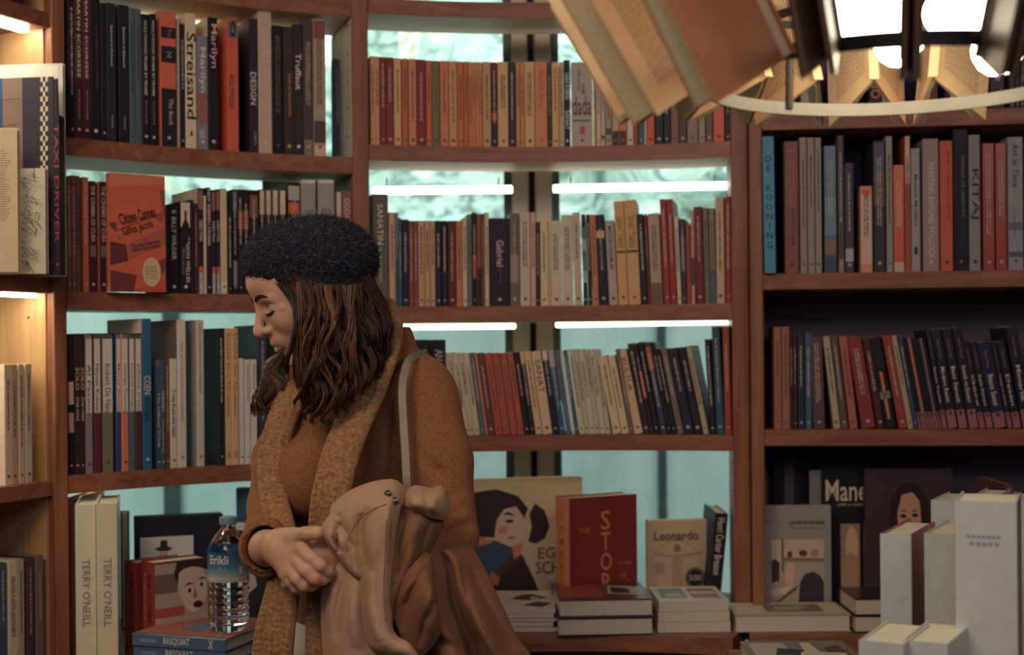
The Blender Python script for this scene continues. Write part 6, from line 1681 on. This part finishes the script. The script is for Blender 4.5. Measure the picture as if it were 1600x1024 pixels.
# cable ribs running from the crown to the brim
c0 = p(485, 398, 2.37); crown = np.array([c0[0]-.005, c0[1], c0[2]+.06])
dv = V-crown; az = np.arctan2(dv[:, 1], dv[:, 0]); rad = np.hypot(dv[:, 0], dv[:, 1]); el = dv[:, 2]
nrm = V-c0; nrm /= np.linalg.norm(nrm, axis=1)[:, None]
rib = np.abs(np.sin(az*17 + np.sin(el*230)*.5)); tw = np.sin((rad-el)*420 + az*34)
V = V + nrm*(rib*.0026*np.clip(rad/.05, 0, 1) + tw*.0009)[:, None]
hat = MB(); hat.add([tuple(v-wl) for v in V], [tuple(q) for q in F], M_HAT)
M_FUZZ = [mat('angora_fuzz', (.045, .050, .080), .8), mat('angora_fuzz', (.16, .15, .17), .8), mat('angora_fuzz', (.016, .020, .036), .8)]
sel = rng.choice(len(V), 15000)
for q in sel:
    o_ = V[q]; n_ = nrm[q]; tdir = rng.normal(0, 1, 3); tdir -= n_*(tdir@n_); tdir /= np.linalg.norm(tdir)
    L_ = rng.uniform(.004, .014) if rng.random() < .9 else rng.uniform(.014, .024); up_ = rng.uniform(.15, .75)
    e1 = o_+(tdir*(1-up_)+n_*up_)*L_*.5; e2 = e1+(tdir*.9+n_*(up_-.3)+rng.normal(0, .3, 3))*L_*.5
    wv = np.cross(tdir, n_)*.00028
    hat.add([tuple(v-wl) for v in (o_-wv, o_+wv, e1+wv, e1-wv, e2)], [(0, 1, 2, 3), (3, 2, 4)], M_FUZZ[rng.choice(3, p=(.55, .15, .3))])
hat.build('knit_hat', woman, smooth=True)

# ---------------- coat over the arm
def patch(grid, nu=10, nv=10):
    """grid of (px, py, Y) control points -> smooth surface"""
    rows = [catmull([P(*q) for q in r], nu) for r in grid]
    R_ = np.array(rows)                      # rows x n x 3
    cols = [catmull(R_[:, j], nv) for j in range(R_.shape[1])]
    G = np.array(cols).transpose(1, 0, 2)
    a, b_ = G.shape[:2]; I = np.arange(a*b_).reshape(a, b_)
    F = np.stack([I[:-1, :-1], I[:-1, 1:], I[1:, 1:], I[1:, :-1]], -1).reshape(-1, 4)
    return G.reshape(-1, 3), F
coat = empty('coat', P(600, 860, 2.25)); tag(coat, 'beige and camel coat folded over the woman\'s forearm', 'coat')
cl = np.array(coat.location)
def cloth(name, grid, m, thick=.0035, nu=14, nv=14, ripple=None, creases=()):
    V, F = patch(grid, nu, nv)
    V = V + np.stack([0*V[:, 0], .0020*np.sin(V[:, 0]*55+V[:, 2]*18+len(grid))+.0016*np.sin(V[:, 2]*38-V[:, 0]*35+2), 0*V[:, 0]], 1)
    if ripple is not None: V = V + ripple(V)
    q_ = np.stack([CX+FPX*V[:, 0]/V[:, 1], HY-FPX*(V[:, 2]-CAMZ)/V[:, 1]], 1)
    for (x0, y0), (x1, y1), dep, wd in creases:
        a = np.array([x0, y0], float); ab = np.array([x1, y1], float)-a; L2 = (ab**2).sum()
        t = np.clip(((q_-a)@ab)/L2, -.25, 1.25)
        pt = a+t[:, None]*ab + np.array([-ab[1], ab[0]])/math.sqrt(L2)*(np.sin(t*3.1)*wd*.8)[:, None]
        d = np.linalg.norm(q_-pt, axis=1)
        V[:, 1] += dep*np.exp(-(d/wd)**2)*np.clip(np.sin(PI*np.clip(t, 0, 1)), .0, 1)**.6
    o = np_obj(name, V-cl, F, m, coat)
    md = o.modifiers.new('cloth_thickness', 'SOLIDIFY'); md.thickness = thick; md.offset = 0
    return o
# hanging skirt of the coat, right side
cloth('back_panel', [
 [(566, 800, 2.235), (600, 800, 2.215), (636, 812, 2.20), (656, 832, 2.205), (684, 858, 2.22), (698, 860, 2.215), (710, 858, 2.24), (722, 852, 2.27)],
 [(560, 850, 2.225), (600, 862, 2.195), (636, 880, 2.210), (662, 890, 2.165), (700, 888, 2.225), (712, 882, 2.195), (726, 876, 2.235), (738, 858, 2.275)],
 [(556, 910, 2.22), (598, 925, 2.19), (636, 935, 2.220), (668, 930, 2.150), (706, 930, 2.225), (724, 922, 2.185), (744, 912, 2.230), (760, 895, 2.27)],
 [(552, 965, 2.22), (595, 980, 2.19), (640, 975, 2.225), (682, 972, 2.145), (722, 978, 2.220), (746, 968, 2.175), (768, 960, 2.225), (785, 950, 2.26)],
 [(548, 1015, 2.22), (598, 1020, 2.19), (648, 1015, 2.23), (700, 1006, 2.150), (738, 1016, 2.225), (766, 1010, 2.175), (788, 1004, 2.22), (806, 995, 2.26)],
 [(545, 1080, 2.22), (600, 1080, 2.20), (655, 1080, 2.23), (715, 1070, 2.16), (758, 1080, 2.23), (790, 1078, 2.18), (815, 1066, 2.22), (838, 1050, 2.26)],
 [(545, 1250, 2.22), (600, 1250, 2.20), (660, 1250, 2.23), (730, 1250, 2.17), (780, 1250, 2.23), (815, 1250, 2.19), (845, 1240, 2.23), (868, 1230, 2.26)]], M_COATD, creases=(((600, 830), (625, 1010), .016, 9), ((655, 870), (668, 1010), .012, 8), ((640, 880), (640, 1015), -.008, 8), ((700, 880), (770, 1020), -.012, 8), ((716, 878), (752, 1020), .012, 6), ((690, 880), (715, 960), -.007, 7), ((730, 885), (800, 1010), .010, 6), ((640, 960), (720, 1020), .012, 9), ((585, 900), (600, 1000), -.010, 8)))
# bundled middle folds
cloth('body_fold', [
 [(612, 772, 2.215), (640, 782, 2.185), (668, 790, 2.185), (692, 800, 2.21)],
 [(606, 800, 2.19), (632, 812, 2.155), (662, 818, 2.160), (690, 822, 2.205)],
 [(600, 842, 2.185), (622, 855, 2.140), (648, 858, 2.150), (672, 860, 2.195)],
 [(596, 885, 2.18), (612, 900, 2.135), (632, 900, 2.145), (650, 892, 2.19)],
 [(592, 930, 2.18), (605, 945, 2.14), (620, 942, 2.15), (634, 930, 2.19)],
 [(588, 965, 2.18), (600, 985, 2.15), (612, 985, 2.155), (622, 972, 2.19)]], M_COATD, creases=(((636, 790), (616, 905), .014, 6), ((656, 800), (636, 900), -.009, 7), ((672, 810), (654, 870), .010, 5), ((615, 800), (604, 880), -.006, 6), ((650, 830), (606, 930), .008, 6)))
cloth('sleeve_fold', [
 [(664, 860, 2.19), (648, 880, 2.145), (628, 905, 2.145), (606, 935, 2.17)],
 [(672, 872, 2.18), (660, 900, 2.125), (640, 930, 2.125), (612, 958, 2.155)],
 [(676, 890, 2.18), (672, 925, 2.115), (655, 955, 2.115), (622, 985, 2.145)],
 [(674, 915, 2.185), (682, 950, 2.125), (668, 985, 2.125), (632, 1015, 2.15)],
 [(668, 940, 2.195), (688, 975, 2.15), (676, 1010, 2.15), (640, 1040, 2.165)]], M_COATD, creases=(((664, 885), (630, 950), .012, 6), ((676, 905), (664, 985), -.009, 6), ((650, 900), (618, 945), -.008, 5), ((680, 930), (652, 1010), .010, 6), ((640, 930), (626, 985), .008, 6)))
# pale rolled collar end at the upper right
cloth('collar_roll', [
 [(634, 768, 2.215), (650, 760, 2.20), (672, 764, 2.20), (690, 762, 2.215), (700, 778, 2.235)],
 [(630, 776, 2.185), (648, 772, 2.160), (672, 776, 2.160), (692, 776, 2.180), (703, 790, 2.215)],
 [(630, 790, 2.180), (648, 788, 2.145), (670, 792, 2.145), (690, 796, 2.170), (700, 804, 2.205)],
 [(634, 800, 2.195), (652, 802, 2.170), (670, 808, 2.168), (686, 812, 2.185), (696, 814, 2.215)]], M_COATL, creases=(((664, 762), (668, 802), .006, 5), ((684, 768), (676, 800), -.004, 5), ((645, 768), (650, 800), -.004, 5)))
# facing (big pale lapel) with the long strip curving down
cloth('lapel', [
 [(519, 790, 2.175), (545, 770, 2.165), (575, 757, 2.16), (603, 751, 2.165), (618, 752, 2.175), (631, 762, 2.19)],
 [(518, 812, 2.160), (546, 796, 2.135), (576, 784, 2.125), (602, 776, 2.13), (618, 775, 2.145), (630, 778, 2.17)],
 [(530, 838, 2.165), (552, 824, 2.130), (580, 812, 2.115), (602, 803, 2.115), (614, 800, 2.13), (622, 800, 2.15)],
 [(546, 866, 2.17), (562, 856, 2.130), (582, 845, 2.110), (600, 838, 2.108), (610, 835, 2.12), (616, 834, 2.14)],
 [(556, 900, 2.17), (568, 893, 2.135), (582, 887, 2.112), (597, 882, 2.108), (606, 880, 2.12), (611, 880, 2.14)],
 [(562, 945, 2.17), (572, 942, 2.135), (584, 938, 2.112), (596, 934, 2.108), (604, 932, 2.12), (608, 930, 2.14)],
 [(566, 980, 2.17), (576, 982, 2.135), (588, 980, 2.112), (600, 974, 2.108), (607, 970, 2.12), (610, 966, 2.14)],
 [(574, 1006, 2.165), (584, 1009, 2.13), (596, 1004, 2.108), (606, 996, 2.106), (611, 990, 2.118), (612, 984, 2.135)],
 [(594, 1024, 2.16), (604, 1022, 2.125), (613, 1016, 2.108), (619, 1008, 2.106), (621, 1003, 2.116), (621, 998, 2.130)],
 [(628, 1034, 2.150), (632, 1029, 2.120), (636, 1022, 2.106), (638, 1016, 2.104), (638, 1011, 2.110), (637, 1007, 2.125)],
 [(648, 1052, 2.155), (650, 1046, 2.13), (652, 1040, 2.118), (653, 1034, 2.116), (652, 1028, 2.122), (650, 1022, 2.135)]], M_COATL, .005, creases=(((540, 800), (566, 880), -.008, 10), ((560, 800), (578, 900), .010, 9), ((575, 790), (560, 840), .006, 8), ((590, 860), (586, 960), .005, 6), ((575, 930), (592, 1000), -.005, 7), ((530, 800), (545, 835), .006, 7), ((610, 775), (600, 850), -.004, 5)))
# cuff bundle round the wrist
cloth('wrist_fold', [
 [(509, 824, 2.186), (510, 813, 2.168), (518, 804, 2.158), (530, 800, 2.160), (546, 800, 2.170), (560, 806, 2.170)],
 [(503, 825, 2.168), (508, 819, 2.146), (518, 815, 2.138), (531, 812, 2.142), (548, 816, 2.150), (566, 822, 2.150)],
 [(504, 834, 2.158), (511, 833, 2.134), (519, 832, 2.130), (528, 830, 2.139), (548, 834, 2.134), (570, 840, 2.140)],
 [(511, 846, 2.160), (518, 847, 2.134), (524, 848, 2.142), (532, 846, 2.127), (552, 852, 2.132), (574, 860, 2.140)],
 [(519, 858, 2.164), (525, 861, 2.138), (531, 863, 2.134), (542, 864, 2.128), (560, 870, 2.134), (578, 878, 2.142)],
 [(527, 872, 2.168), (534, 877, 2.144), (541, 880, 2.136), (552, 884, 2.132), (566, 890, 2.138), (580, 896, 2.146)],
 [(538, 888, 2.172), (546, 894, 2.150), (553, 899, 2.142), (562, 904, 2.138), (574, 908, 2.142), (586, 912, 2.150)]], M_COATL, .003, creases=(((524, 830), (530, 862), .012, 3), ((512, 828), (524, 858), -.006, 5), ((540, 838), (552, 890), .008, 5), ((518, 812), (545, 822), .007, 4), ((545, 860), (560, 900), -.006, 5)))
cloth('front_panel', [
 [(530, 872, 2.19), (545, 868, 2.17), (562, 870, 2.165), (580, 875, 2.165)],
 [(508, 905, 2.195), (528, 905, 2.165), (552, 908, 2.155), (580, 915, 2.16)],
 [(502, 950, 2.195), (522, 952, 2.16), (550, 956, 2.150), (578, 962, 2.155)],
 [(504, 1000, 2.195), (526, 1002, 2.16), (556, 1006, 2.150), (590, 1010, 2.155)],
 [(508, 1060, 2.195), (532, 1062, 2.16), (566, 1066, 2.150), (606, 1068, 2.155)],
 [(512, 1230, 2.20), (540, 1230, 2.17), (576, 1230, 2.16), (622, 1230, 2.165)]], M_COATL, creases=(((540, 885), (522, 1000), .012, 8), ((560, 890), (556, 1010), -.010, 10), ((528, 900), (512, 985), -.006, 6), ((575, 920), (580, 1010), .010, 8)))
M_STUD = mat('metal_snap', (.30, .30, .30), .25, .9)
for px, py in ((606, 772), (617, 783)):
    q = P(px, py, 2.130)-Vector(cl)
    T2 = Matrix.Translation(q+Vector((0, 0, 0))) @ Matrix.Rotation(math.radians(78), 4, 'X')
    b = MB(); b.lathe([(0, .0045), (.0022, .0045), (.0026, .003), (.0046, .003), (.0058, .0015), (.0058, -.008)], M_STUD, 20, T2); b.build('snap_button', coat, smooth=True)
# stitched seams
def seam(pts, r=.0007):
    b = MB(); b.tube([Vector(v-cl) for v in catmull([P(*q) for q in pts], 8)], r, M_COATD, 6); b.build('seam', coat, smooth=True)
seam([(545, 838, 2.124), (560, 815, 2.116), (580, 798, 2.113), (604, 788, 2.116)])
seam([(604, 812, 2.104), (604, 840, 2.100), (601, 885, 2.100), (600, 935, 2.101), (604, 972, 2.101)])
seam([(612, 812, 2.118), (611, 840, 2.112), (607, 882, 2.112)])

# ---------------- shoulder bag, its strap over the near shoulder
bag = empty('shoulder_bag', P(650, 1000, 2.50)); tag(bag, 'shoulder bag on a slim grey strap, mostly hidden behind the woman\'s arm', 'bag')
M_STRAP = mat('grey_beige_leather', lin('8a7e74', 1.3), .4, noise=.1)
bl = np.array(bag.location)
st_ = [(672, 562, 2.46), (660, 554, 2.41), (640, 562, 2.345), (631, 585, 2.322), (628, 615, 2.308), (630, 660, 2.298), (633, 710, 2.285), (636, 765, 2.272), (642, 840, 2.34), (660, 900, 2.52), (680, 930, 2.64)]
C = catmull([P(*q) for q in st_], 10)
T_ = np.gradient(C, axis=0); T_ /= np.linalg.norm(T_, axis=1)[:, None]
S = np.cross(T_, np.array([.35, -.93, .1])); S /= np.linalg.norm(S, axis=1)[:, None]; B = np.cross(T_, S)
for nm, off, w in (('strap', 0.0, .0062),):
    vs = []
    for (a, b_) in ((-1, -1), (1, -1), (1, 1), (-1, 1)): vs.append(C+S*(w*a)+B*(.0016*b_))
    V = np.stack(vs, 1).reshape(-1, 3)-bl; N = len(C); fs = []
    for i in range(N-1):
        for k in range(4): j = (k+1) % 4; fs.append((i*4+k, i*4+j, i*4+4+j, i*4+4+k))
    mb = MB(); mb.add([tuple(v) for v in V], fs, M_STRAP); mb.build(nm, bag)
f = Field(np.array([bl[0]-.06, 2.60, .70]), np.array([bl[0]+.22, 2.80, 1.06]), .006)
q0 = np.array([bl[0]+.035, 2.69, .88])
qx, qy, qz = np.abs(f.X-q0[0])-.035, np.abs(f.Y-q0[1])-.04, np.abs(f.Z-q0[2])-.10
f.F = np.sqrt(np.maximum(qx, 0)**2+np.maximum(qy, 0)**2+np.maximum(qz, 0)**2)+np.minimum(np.maximum(qx, np.maximum(qy, qz)), 0)-.02
V, F = f.mesh(); np_obj('bag_body', V-bl, F, M_STRAP, bag)
